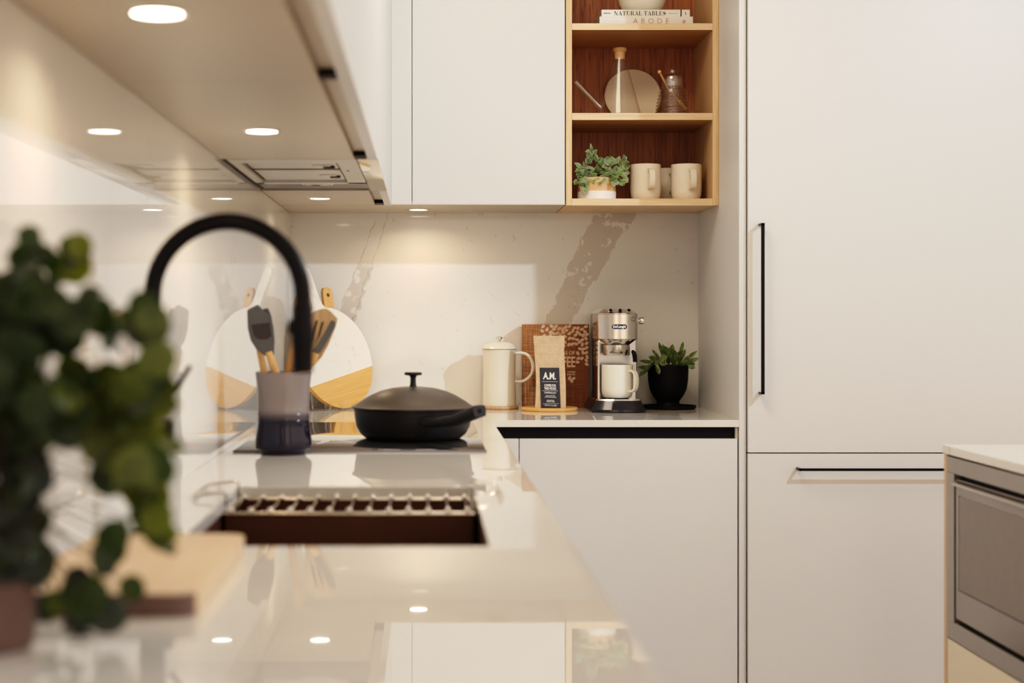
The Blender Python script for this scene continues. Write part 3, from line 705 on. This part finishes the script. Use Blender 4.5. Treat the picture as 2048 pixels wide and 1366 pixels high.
# steam knob (right)
g = G(); g.lathe([(.004,0),(.004,.006),(.0095,.0065),(.0105,.009),(.0095,.011),(.0105,.013),(.0098,.020),(0,.0205)], 20, closed=False)
g.build('steam_knob', 'chrome', em, loc=(hx+.0585, .0, zm(641.5,4.79)), rot=(0, PI/2, 0))
G().lathe([(.0062,0),(.0072,0)], 24).build('front_emblem', 'ink', em, loc=(hx+.046, -.0385, zm(638)), rot=(PI/2, 0, math.radians(38)))
# steam wand
wx = (1271-VX)*4.76/F-mx
w1 = G().tube([(wx-.004,-.01,zm(703)),(wx-.002,-.018,zm(706)),(wx,-.022,zm(712)),(wx+.001,-.022,zm(724))], [.005,.0065,.0068,.006], 16).build('steam_wand_grip', 'black', em)
G().tube([(wx+.001,-.022,zm(723)),(wx+.0012,-.022,zm(778)),(wx+.0012,-.022,zm(783))], [.0032,.0034,.0028], 14).build('steam_wand', 'chrome', em)
# base with drip tray
g = G(); bsec = lambda w, f_: dshape(w, f_, .190, flatk=.35)
rings = []
loft(g, [(bsec(.078,-.062), .0), (bsec(.080,-.064), .003), (bsec(.080,-.064), .009), (bsec(.066,-.052), zm(800)-.001)])
g.build('base', flat('dark glossy base', (.02,.017,.025), .15, .1), em, ang=25)
g = G(); loft(g, [(dshape(.066,-.052,.085,flatk=.35), zm(800)-.001), (dshape(.064,-.050,.085,flatk=.35), zm(797.5))]); g.build('drip_tray', 'chrome', em, ang=25)
# mug on the tray
def make_mug(name, r, h, hang, mat, label, cat, group, loc, hw=.0075, hout=.024, ztop=.86, zbot=.30, straight=0):
    t = thing(name, loc, label, cat, group)
    G().lathe([(0,.0),(r*.70,.0),(r*.86,.003),(r*.96,h*.12),(r,h*.26),(r,h-.001),(r-.001,h),(r-.0035,h-.001),(r-.004,h*.3),(r*.6,.006),(0,.005)], 56).build('body', mat, t)
    g = G(); path = []
    for i in range(13):
        a_ = PI*i/12; e = .55
        path.append((r-.003 + (hout+.003)*abs(math.sin(a_))**e, h*((ztop+zbot)/2) + h*(ztop-zbot)/2*math.copysign(abs(math.cos(a_))**.8, math.cos(a_))))
    rings = []
    for i, (a_, z_) in enumerate(path):
        p0, p1 = path[max(0,i-1)], path[min(12,i+1)]; tx_, tz_ = p1[0]-p0[0], p1[1]-p0[1]; L_ = math.hypot(tx_, tz_); nx, nz = -tz_/L_, tx_/L_
        th = .0028; rings.append([g.bm.verts.new((a_+nx*th*sx_, sy_*hw, z_+nz*th*sx_)) for sx_, sy_ in ((-1,-1),(1,-1),(1.2,0),(1,1),(-1,1),(-1.2,0))])
    for r0, r1 in zip(rings, rings[1:]):
        for k in range(6): g.bm.faces.new((r0[k], r0[(k+1)%6], r1[(k+1)%6], r1[k]))
    g.bm.faces.new(rings[0][::-1]); g.bm.faces.new(rings[-1])
    g.build('handle', mat, t, rot=(0,0,hang), ang=60); return t
myy = my-.002
make_mug('mug', .0462, .100, math.radians(-42), 'mugw', 'white mug standing on the drip tray of the espresso machine', 'mug', None, ((1234.5-VX)*4.80/F, 4.80, WT+zm(797.5)+.0003), hw=.008, hout=.022, ztop=.83, zbot=.22)

# ------------------------------------------------------------------ succulent in black pot, back right corner
sx_, sy_ = .742, 4.962
ss = G().lathe([(0,0),(.078,0),(.0825,.004),(.083,.0105),(.0815,.0108),(.079,.006),(0,.0055)], 64).build('plant_saucer', 'blackpot', loc=(sx_+.002, sy_, WT)); tag(ss, 'wide flat black saucer under the black plant pot', 'saucer')
sp_ = thing('potted_succulent', (sx_, sy_, WT+.0060), 'green succulent in a matt black footed bowl in the back right corner', 'plant')
zs = lambda py: CZ-(py-VY)*sy_/F-WT-.0060
G().lathe([(0,0),(.037,0),(.0365,.006),(.034,.014),(.036,.020),(.047,.034),(.0565,.055),(.0605,.080),(.0625,zs(730)),(.0605,zs(730)),(.058,zs(733)),(.055,.06),(0,.05)], 64).build('pot', 'blackpot', sp_)
G().lathe([(0,zs(734)),(.059,zs(734))], 32).build('soil', 'soil', sp_)
g = G(); rnd = random.Random(11); g.norecalc = True
def sl(px0, py0, px1, py1, L=None, W=.020, up=(0,-1,.25), dy=0, bend=.15, shape='spoon', b0=None):
    a_ = P(px0, py0, sy_+dy) - Vector((sx_, sy_, WT+.0060)); b_ = P(px1, py1, sy_+dy+rnd.uniform(-.02,.0)) - Vector((sx_, sy_, WT+.0060))
    dd = b_-a_; g.leaf(a_, dd + Vector(up)*dd.length*bend, up, dd.length*1.04, W, bend, .25, 7, shape)
for q in [(1320,728,1281,722,.012,0),(1312,722,1279,752,.014,-.03),(1316,735,1276,735,.012,-.02),(1326,730,1305,700,.010,.01),(1330,726,1318,686,.012,.01),(1334,728,1326,690,.012,.02),
          (1338,728,1345,690,.018,.01),(1322,722,1298,714,.016,-.04),(1316,720,1334,712,.020,-.045),(1313,722,1331,730,.017,-.05),(1311,722,1318,748,.015,-.055),(1314,718,1300,724,.012,-.045),
          (1350,730,1330,694,.018,0),(1352,730,1344,698,.020,-.01),(1352,732,1328,706,.018,-.02),(1355,732,1366,685,.012,.01),(1356,732,1370,700,.012,.02),(1358,732,1393,703,.013,0),(1357,733,1396,717,.015,-.01),
          (1360,733,1389,728,.018,-.01),(1352,731,1352,704,.014,-.03),(1346,730,1336,702,.018,-.02),(1340,732,1322,700,.014,.02),(1358,731,1380,712,.014,-.02),(1348,731,1362,702,.016,.01),(1372,728,1389,736,.018,-.02),(1312,724,1284,742,.013,-.03)]:
    sl(*q[:4], W=q[4]*1.0, dy=q[5])
g.build('leaves', leafmat('dark succulent leaf', (.035,.065,.022), (.17,.23,.06), .2, 90, (.35,.42,.10)), sp_)

# ------------------------------------------------------------------ things in the oak shelf unit
Z1, Z2, Z3 = 1.5222, 1.7702, 2.0302
pl = thing('potted_plant', (.506, 4.79, Z1), 'small leafy plant in a two-tone wood and white pot on the lowest oak shelf', 'plant')
zp = lambda py, Y=4.79: CZ-(py-VY)*Y/F-Z1
hp = zp(357)
G().lathe([(.0563,.0245),(.0563,hp),(.053,hp),(.052,.03),(0,.03)], 48).build('pot', wood('pale pine pot', (.74,.50,.28), (.60,.34,.16), 'x', 60), pl)
G().lathe([(0,0),(.0565,0),(.0568,.024),(.0563,.0246)], 48).build('pot_base', flat('white painted pot base', (.84,.81,.77), .6), pl)
G().lathe([(0,hp-.006),(.0525,hp-.006)], 32).build('soil', 'soil', pl)
rnd = random.Random(5)
stems = G(); lv_ = G(); lv_.norecalc = True
org = Vector((.506, 4.79, Z1))
tips = [(1182,300,-.00),(1178,318,0),(1193,318,.01),(1160,335,-.01),(1166,352,-.02),(1155,362,-.02),(1168,372,-.03),(1190,342,0),(1203,330,.01),(1212,352,-.03),(1200,362,-.04),(1222,330,-.02),(1232,325,.0),(1242,330,0),(1250,325,.01),(1236,345,-.03),(1246,352,-.02),(1226,362,-.04),(1240,364,-.03),(1250,340,.0),(1172,340,.02),(1208,342,.03),(1182,355,-.03),(1160,345,.02),(1216,322,.02),(1232,352,-.035),(1176,365,-.035)]
for (tx_, ty_, dy) in tips:
    tp_ = P(tx_, ty_, 4.775+dy) - org; rt = Vector((rnd.uniform(-.02,.02), rnd.uniform(-.02,.02), hp-.01))
    if abs(tp_.x) < .01: pass
    md = (rt+tp_)/2 + Vector((0,0,.012)); stems.tube([rt, md, tp_], .0011, 6)
    d0 = (tp_-md).normalized()
    for k in range(7):
        a_ = rnd.uniform(0, 2*PI); sp0 = rnd.uniform(.3, 1.2)
        dd = d0*.6 + Vector((math.cos(a_)*sp0, -abs(math.sin(a_))*.6*sp0+.1, math.sin(a_)*sp0*.9+.1))
        bs = tp_ - d0*rnd.uniform(0, .018)
        lv_.mi = rnd.choice((0,0,1)); lv_.leaf(bs, dd, (rnd.uniform(-.4,.4),-1,.5), rnd.uniform(.019,.030), rnd.uniform(.010,.016), .15, .25, 6, 'oval', rim=2)
stems.build('stems', flat('dark stem', (.06,.045,.03), .7), pl)
lv_.build('leaves', [leafmat('grey green leaf', (.16,.24,.15), (.26,.34,.22), .2, 60), leafmat('fresh green leaf', (.10,.20,.05), (.22,.33,.08), .25, 60), leafmat('pale leaf rim', (.42,.45,.26), (.52,.52,.30), .2, 60)], pl)
for q in (): pass
mk = 'stoneware mugs on the lowest oak shelf'
yM = 4.805
mg = make_mug('mug', .0448, .1065, math.radians(-80), 'mug', 'speckled cream mug in the middle of the lowest oak shelf, right of the leafy plant', 'mug', mk, ((1291-VX)*yM/F, yM, Z1), hw=.0085, hout=.020, ztop=.84, zbot=.30)
for px_, Y_, lab_ in ((1372.5, yM, 'speckled cream mug at the right end of the lowest oak shelf'), (1334, 4.945, 'cream mug standing behind and between the two front mugs on the oak shelf')):
    c = copytree(mg); c.location = ((px_-VX)*Y_/F, Y_, Z1); c['label'] = lab_
# middle shelf
pt = G().lathe([(0,.0),(.055,.0),(.0868,.010),(.0872,.012),(.0845,.0135),(.052,.004),(0,.0035)], 72).build('plate', 'plate', loc=(.640, 5.012, Z2+.0862), rot=(math.radians(90-13), 0, 0))
tag(pt, 'round beige stoneware plate leaning upright behind the glass jug', 'plate')
cf = thing('glass_jug', (.579, 4.83, Z2), 'conical clear glass jug with a cork stopper and a slanted spout on the oak shelf', 'jug')
zj = lambda py: CZ-(py-VY)*4.83/F-Z2
G().lathe([(0,.001),(.060,.001),(.0635,.004),(.0625,.012),(.0175,zj(118)),(.0175,zj(104)),(.0195,zj(102))], 64).build('body', 'glass', cf)
G().lathe([(0,zj(119)),(.0145,zj(119)),(.0170,zj(104)),(.0200,zj(102.5)),(.0205,zj(98)),(.0195,zj(96.5)),(0,zj(96.5))], 40).build('stopper', 'cork', cf)
sa = P(1198,213,4.83)-Vector((.579,4.83,Z2)); sb_ = P(1151,163,4.80)-Vector((.579,4.83,Z2))
G().tube([sa+(sa-sb_)*.05, sa, sb_], [.010,.009,.0065], 24, cap=False).build('spout', 'glassr', cf)
hp_ = thing('honey_pot', (.734, 4.82, Z2), 'ribbed glass beehive honey pot with a lid on the right of the middle oak shelf', 'honey pot')
zo = lambda py: CZ-(py-VY)*4.82/F-Z2
prof = [(0,.001),(.046,.001)]; n = 120; H0, H1 = .003, zo(174)
for i in range(n+1):
    t = i/n; z = H0+(H1-H0)*t; rr = .0475*(1-max(0,(t-.15))**2.0*.42) ; prof.append((rr + .0030*math.sin(t*2*PI*9), z))
G().lathe(prof, 56).build('body', 'glassr', hp_)
dn = G().lathe([(.029,zo(173)),(.0295,zo(166)),(.029,zo(158)),(.0275,zo(154)),(.0285,zo(153)),(.024,zo(150)),(.012,zo(148.5)),(.004,zo(148))], 44).build('lid', 'glassr', hp_)
G().ball((0,0,zo(143)), .0092).build('knob', 'glassr', dn)
dp = thing('honey_dipper', (0,0,0), 'wooden honey dipper sticking out of the glass honey pot', 'dipper')
tA, tB = P(1319,144,4.80), P(1336,177,4.81)
G().ball(tA, .0058).tube([tA, tB, P(1366,212,4.82)], .0026, 12).build('stick', 'beech', dp)
g = G(); e0 = P(1358,203,4.82)
for k in range(6): q = e0 + (P(1374,221,4.82)-e0)*(k/6.0); g.ball(tuple(q), .006)
g.build('dipper_head', 'beech', dp)
# top shelf: two books and a bowl
def book(name, x0_, x1_, y0_, z0_, h_, label, spine):
    t = thing(name, (0,0,0), label, 'book', 'books lying on the top oak shelf')
    X0, X1 = (x0_-VX)*y0_/F, (x1_-VX)*y0_/F
    g = G(); g.box(X0, X1, y0_, y0_+.003, z0_, z0_+h_, .0008, 1); g.box(X0, X1, y0_+.003, y0_+.215, z0_, z0_+.0025); g.box(X0, X1, y0_+.003, y0_+.215, z0_+h_-.0025, z0_+h_); g.build('cover', 'paperw', t)
    G().box(X0+.004, X1-.004, y0_+.0035, y0_+.211, z0_+.0027, z0_+h_-.0027).build('pages', 'pages', t, smooth=False)
    for (txt, pxx, size, mat, bold, sxx, spc) in spine:
        text('lettering', txt, size, mat, t, ((pxx-VX)*y0_/F, y0_-.0008, z0_+h_/2), bold=bold, sx=sxx, space=spc)
    return t, X0, X1
t, X0, X1 = book('book', 1199, 1386, 4.755, Z3, .0275, 'cream book with copper spine letters, the lower of the two lying books', [('A B O D E', 1302, .0215, 'copper', -.0004, 1.0, 1.12), ('------------------', 1232, .0070, 'pages', 0, 1.0, 1.0)])
G().lathe([(.0022,0),(.0045,0)], 20).build('spine_emblem', 'copper', t, loc=((1368-VX)*4.755/F, 4.7545, Z3+.0125), rot=(PI/2,0,0))
def serif(body, H, Wd, mat, parent, loc):
    """roman capitals with thick and thin strokes and bracket serifs, as one mesh"""
    g = G(); K, N_, sr = .17, .05, .05
    def quad(*p): g.bm.faces.new([g.bm.verts.new((ox+a, 0, b)) for a, b in p])
    def bar(x0, x1, z0, z1): quad((x0,z0),(x1,z0),(x1,z1),(x0,z1))
    def stem(x, w, z0=0, z1=1, lo=True, hi=True, e=.09):
        bar(x-w/2, x+w/2, z0, z1)
        if lo: bar(x-w/2-e, x+w/2+e, z0, z0+sr)
        if hi: bar(x-w/2-e, x+w/2+e, z1-sr, z1)
    def arcs(cx, cz, rx, rz, a0, a1, wf):
        n = 14; P_ = []
        for i in range(n+1):
            a = math.radians(a0+(a1-a0)*i/n); w = N_ + (K-N_)*abs(math.cos(a))**1.5*wf
            P_.append(((cx+rx*math.cos(a), cz+rz*math.sin(a)), (cx+(rx-w)*math.cos(a), cz+(rz-max(N_,w*.5))*math.sin(a))))
        for p, q in zip(P_, P_[1:]): quad(p[0], q[0], q[1], p[1])
    ox = 0
    for ch in body:
        adv = .35
        if ch == 'N': stem(.16,N_); stem(.80,N_,0,1,False); quad((.10,1),(.30,1),(.825,0),(.66,0)); adv = 1.0
        if ch == 'A': quad((.14,.02),(.20,.02),(.47,1),(.42,1)); quad((.38,1),(.50,1),(.82,.02),(.63,.02)); bar(.27,.66,.32,.37); bar(.04,.30,0,sr); bar(.52,.92,0,sr); adv = .97
        if ch == 'T': stem(.42,K,0,1,True,False); bar(.03,.81,.95,1); quad((.03,.72),(.07,.72),(.12,.95),(.03,.95)); quad((.77,.72),(.81,.72),(.81,.95),(.72,.95)); adv = .90
        if ch == 'U': stem(.22,K,.3,1,False); stem(.74,N_,.3,1,False); arcs(.45,.31,.315,.32,180,360,.45); adv = .98
        if ch == 'R': stem(.20,K); bar(.2,.50,.95,1); bar(.2,.50,.47,.52); arcs(.48,.735,.27,.265,-90,90,1); quad((.42,.5),(.58,.5),(.86,.02),(.68,.02)); bar(.66,.93,0,sr); adv = .96
        if ch == 'L': stem(.20,K); bar(.2,.70,0,sr); quad((.66,.30),(.70,.30),(.70,.0),(.60,.0)); adv = .82
        if ch == 'B': stem(.20,K); bar(.2,.48,.95,1); bar(.2,.50,.49,.54); bar(.2,.48,0,sr); arcs(.46,.76,.24,.24,-90,90,1); arcs(.46,.265,.29,.265,-90,90,1); adv = .88
        if ch == 'E': stem(.20,K); bar(.2,.72,.95,1); bar(.2,.56,.48,.53); bar(.2,.74,0,sr); quad((.68,.72),(.72,.72),(.72,1),(.62,1)); quad((.70,.28),(.74,.28),(.74,0),(.62,0)); bar(.52,.56,.36,.65); adv = .86
        if ch == 'S':
            n = 30; q0 = None
            for i in range(n+1):
                t = i/n; a = math.radians(25+215*t*2) if t < .5 else math.radians(60-215*(t-.5)*2)
                if t < .5: p = (.36+.22*math.cos(a), .74+.235*math.sin(a)); 
                else: p = (.38+.235*math.cos(a), .265+.24*math.sin(a))
                w = N_*.6 + .085*math.exp(-((t-.5)/.2)**2)
                q = ((p[0]+w*.75, p[1]+w), (p[0]-w*.75, p[1]-w))
                if q0: quad(q0[0], q[0], q[1], q0[1])
                q0 = q
            bar(.54,.58,.70,.98); bar(.13,.17,.02,.32); adv = .76
        ox += adv
    for v_ in g.bm.verts: v_.co.x = (v_.co.x/ox-.5)*Wd; v_.co.z = (v_.co.z-.5)*H
    g.norecalc = True
    return g.build('lettering', mat, parent, smooth=False, loc=loc)
t, X0, X1 = book('book', 1203, 1380, 4.762, Z3+.0276, .0215, 'white book with bold black spine lettering, lying on top of the cream book', [('FORTAIC', 1214, .0042, 'ink', .0001, 1.1, 1.1), ('------- -----', 1346, .0060, 'ink', .0001, 1.0, 1.05)])
serif('NATURAL TABLES', .0122, 104*4.762/F, 'ink', t, ((1280-VX)*4.762/F, 4.7612, Z3+.0276+.01075))
G().box((1361-VX)*4.762/F, (1363-VX)*4.762/F, 4.7612, 4.762, Z3+.0276, Z3+.0491).build('spine_bar', 'ink', t)
G().tube([((1369.5-VX)*4.762/F,4.7614,Z3+.0425),((1371.5-VX)*4.762/F,4.7614,Z3+.039),((1370-VX)*4.762/F,4.7614,Z3+.036),((1373-VX)*4.762/F,4.7614,Z3+.0345)], .0006, 6).build('spine_emblem', 'ink', t)
bo = G().lathe([(0,.001),(.034,.0),(.044,.004),(.058,.016),(.068,.036),(.072,.062),(.070,.062),(.065,.036),(.05,.014),(0,.008)], 64).build('bowl', 'mugw', loc=((1284-VX)*4.86/F, 4.86, Z3+.0493))
tag(bo, 'cream ceramic bowl sitting on the stacked books on the top oak shelf', 'bowl')

# ------------------------------------------------------------------ near left: board and trailing plant
g = G()
def rrect(x0, x1, y0, y1, r, n=8):
    o = []
    for cx, cy, a0 in ((x1-r,y1-r,0),(x0+r,y1-r,PI/2),(x0+r,y0+r,PI),(x1-r,y0+r,1.5*PI)):
        o += [(cx+r*math.cos(a0+PI/2*i/n), cy+r*math.sin(a0+PI/2*i/n)) for i in range(n+1)]
    return o
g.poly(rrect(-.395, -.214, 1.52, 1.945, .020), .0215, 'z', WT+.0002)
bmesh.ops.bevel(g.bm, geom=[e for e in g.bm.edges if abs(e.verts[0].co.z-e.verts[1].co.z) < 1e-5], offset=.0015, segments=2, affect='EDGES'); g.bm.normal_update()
for f in g.bm.faces: f.material_index = 1 if f.calc_center_median().y < 1.532 else 0  # front face coloured darker as the shade on the board's unlit side
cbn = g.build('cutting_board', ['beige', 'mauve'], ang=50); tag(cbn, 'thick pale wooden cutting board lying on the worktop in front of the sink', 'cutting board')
PX, PY = -.374, 1.38
tpz = thing('trailing_plant', (PX, PY, WT), 'leafy green trailing plant in a small plum pot in the near left corner', 'plant')
G().lathe([(0,0),(.038,0),(.041,.004),(.0425,.012),(.0435,.058),(.0445,.060),(.0415,.061),(.039,.05),(0,.045)], 48).build('pot', 'mauve', tpz)
G().lathe([(0,.055),(.040,.055)], 24).build('soil', 'soil', tpz)
rnd = random.Random(21); org = Vector((PX, PY, WT)); lf = G(); lf.norecalc = True; st = G()
# leaf clusters: px, py, spread x, spread y, number, tone (0 olive green, 1 deep green, 2 blue-grey)
cl = [(75,505,35,40,6,1),(140,505,28,35,5,1),(110,560,60,40,7,1),(20,540,35,50,6,1),(60,610,70,50,10,1),(130,640,80,50,14,1),(210,620,40,30,6,1),(285,630,30,35,6,1),(255,655,40,30,5,1),
      (30,700,45,60,12,1),(110,690,60,40,10,1),(150,770,40,40,6,0),(230,760,60,40,9,1),(310,745,30,35,6,0),(275,795,50,35,8,0),(180,815,60,35,9,0),(100,830,60,50,9,1),(335,810,20,30,4,0),
      (230,850,50,35,8,0),(320,865,35,40,7,0),(345,905,14,25,3,0),(20,830,40,80,14,1),(60,880,50,40,7,1),(240,915,60,25,7,0),(290,935,50,30,8,0),(205,945,30,25,4,1),(265,985,40,35,6,0),(310,1000,30,35,5,1),
      (50,960,50,50,9,2),(20,1040,40,60,10,2),(75,1040,35,45,6,2),(320,1060,15,30,3,0),(320,1085,8,10,2,1),(222,1080,14,20,2,1),(208,1115,14,20,3,1),(110,1100,50,35,7,2),(60,1130,50,40,7,2),(150,1150,40,35,6,2),
      (120,1190,40,30,5,2),(170,1200,25,25,4,1),(268,1180,10,10,1,1),(215,1235,12,14,2,2),(10,1120,30,40,6,2),(150,1260,30,30,3,2),(0,620,30,60,10,1),(0,760,30,60,10,1),(130,640,70,45,12,1),(60,660,60,60,12,1),(30,780,40,60,10,1),(20,900,40,60,10,1),(60,990,45,50,8,2),(30,1080,50,40,8,2),(180,690,50,30,6,1)]
GAPS = [(98,728,38,48),(175,694,38,48),(252,704,44,38),(142,560,24,24),(142,1010,62,140),(270,1110,40,55),(100,560,10,10),(62,520,8,8)]
for (cx, cy, wx_, wy_, n, tone) in cl:
    Yc = 1.40 + rnd.uniform(-.07, .07); c = P(cx, cy, Yc)
    c.x = max(c.x, XL+.03)
    rel = c-org; rt = Vector((rnd.uniform(-.02,.02), rnd.uniform(-.02,.02), .055))
    md = Vector((rel.x*.45, rel.y*.5, max(rel.z, .055)*.8+.05)) ; st.tube([rt, rt.lerp(md,.5)+Vector((0,0,.02)), md, md.lerp(rel,.6), rel], [.0012,.0010,.0009,.0008,.0006], 6)
    for k in range(n):
        p = P(cx+rnd.uniform(-1,1)*wx_*.9, cy+rnd.uniform(-1,1)*wy_*.9, Yc+rnd.uniform(-.045,.045))
        hx_, hy_ = VX+p.x*F/p.y, VY-(p.z-CZ)*F/p.y
        if hx_ > 338 or any(((hx_-a0)/ra)**2+((hy_-b0)/rb)**2 < 1 for a0, b0, ra, rb in GAPS): continue
        if p.x < XL+.02: p.x = XL+.02+rnd.random()*.03
        p = p-org; a_ = rnd.uniform(0, 2*PI); lf.mi = tone if rnd.random() < .75 else rnd.choice((0,1))
        L_ = rnd.uniform(.021, .037)
        d_ = Vector((math.cos(a_), rnd.uniform(-.5,.5), math.sin(a_)*.9-.15)); d_.normalize()
        lf.leaf(p-d_*L_*.5, d_, (rnd.uniform(-1.3,1.3), -1, rnd.uniform(-.6,1.6)), L_, L_*rnd.uniform(.8,1.05), rnd.uniform(.05,.3), rnd.uniform(.05,.3), 7, 'round')
        if rnd.random() < .4: q0 = p-d_*L_*.5; st.tube([rel, rel.lerp(q0,.5)+Vector((0,.002,.004)), q0], .0006, 5)
lf.build('leaves', [leafmat('olive green leaf', (.028,.048,.007), (.085,.115,.016), .20, 30, (.36,.38,.04)), leafmat('deep green leaf', (.010,.022,.006), (.022,.04,.010), .15, 30, (.14,.22,.03)), leafmat('blue grey leaf', (.025,.032,.028), (.05,.06,.05), .15, 30, (.10,.13,.10))], tpz)
st.build('stems', flat('dark brown stem', (.035,.020,.012), .6), tpz)

# ------------------------------------------------------------------ light
wd = bpy.data.worlds.new('world'); sc.world = wd; wd.use_nodes = True; nt = wd.node_tree; bgn = nt.nodes['Background']
tc = nt.nodes.new('ShaderNodeTexCoord'); sx3 = nt.nodes.new('ShaderNodeSeparateXYZ'); nt.links.new(tc.outputs['Generated'], sx3.inputs[0])
rp = nt.nodes.new('ShaderNodeValToRGB'); mr = nt.nodes.new('ShaderNodeMapRange'); nt.links.new(sx3.outputs[0], mr.inputs[0]); mr.inputs[1].default_value = -1; mr.inputs[2].default_value = 1
nt.links.new(mr.outputs[0], rp.inputs[0])
e = rp.color_ramp.elements; e[0].position = .0; e[0].color = (.84,.69,.51,1); e[1].position = 1; e[1].color = (1.0,.84,.66,1)
bd = nt.nodes.new('ShaderNodeValToRGB'); nt.links.new(mr.outputs[0], bd.inputs[0]); bd.color_ramp.interpolation = 'EASE'
be = bd.color_ramp.elements; be[0].position = 0; be[0].color = (1.1,1.1,1.1,1); be[1].position = 1; be[1].color = (1.15,1.15,1.15,1)
for p_, v_ in ((.30,1.3),(.36,.45),(.42,.45),(.46,1.7),(.52,1.5),(.56,.4),(.60,.5),(.64,1.5),(.74,1.2),(.78,.6),(.82,1.2)):
    q_ = be.new(p_); q_.color = (v_,v_,v_,1)
ml = nt.nodes.new('ShaderNodeMix'); ml.data_type = 'RGBA'; ml.blend_type = 'MULTIPLY'; ml.inputs[0].default_value = 1
nt.links.new(rp.outputs[0], ml.inputs[6]); nt.links.new(bd.outputs[0], ml.inputs[7])
fy_ = nt.nodes.new('ShaderNodeMapRange'); nt.links.new(sx3.outputs[1], fy_.inputs[0])
fy_.inputs[1].default_value = .2; fy_.inputs[2].default_value = -1.0; fy_.inputs[3].default_value = 1.1; fy_.inputs[4].default_value = 1.5
nt.links.new(ml.outputs[2], bgn.inputs[0]); nt.links.new(fy_.outputs[0], bgn.inputs[1])
kl = bpy.data.lights.new('key_lamp', 'POINT'); kl.shadow_soft_size = .028; kl.energy = 14; kl.color = (.68,.84,1.0)
kl.use_nodes = True; ln = kl.node_tree; em_ = ln.nodes['Emission']; lfn = ln.nodes.new('ShaderNodeLightFalloff'); lfn.inputs['Strength'].default_value = 1.0
ln.links.new(lfn.outputs['Constant'], em_.inputs['Strength'])
ko = bpy.data.objects.new('key_lamp', kl); C.objects.link(ko); ko.location = (2.066, 2.85, 2.33)
pl_ = bpy.data.lights.new('added_fill_light', 'AREA'); pl_.shape = 'RECTANGLE'; pl_.size = .7; pl_.size_y = .7; pl_.energy = 18; pl_.color = (1,.83,.62)  # unseen warm fill added overhead to brighten the end panel and shelf side
po = bpy.data.objects.new('added_fill_light', pl_); C.objects.link(po); po.location = (.12, 3.3, 2.66); po.rotation_euler = (0, 0, 0)
sc.view_settings.view_transform = 'Standard'; sc.view_settings.look = 'None'; sc.view_settings.exposure = 0.0
sc.view_settings.use_curve_mapping = True
cm = sc.view_settings.curve_mapping; cv = cm.curves[3]
for x_, y_ in ((.03,.015),(.10,.082),(.30,.315),(.65,.665),(.85,.80)): cv.points.new(x_, y_)
cv.points[len(cv.points)-1].location = (1.0, .92); cm.update()
try: sc.cycles.max_bounces = 10; sc.cycles.transparent_max_bounces = 16; sc.cycles.use_denoising = True; sc.cycles.caustics_reflective = False
except Exception: pass
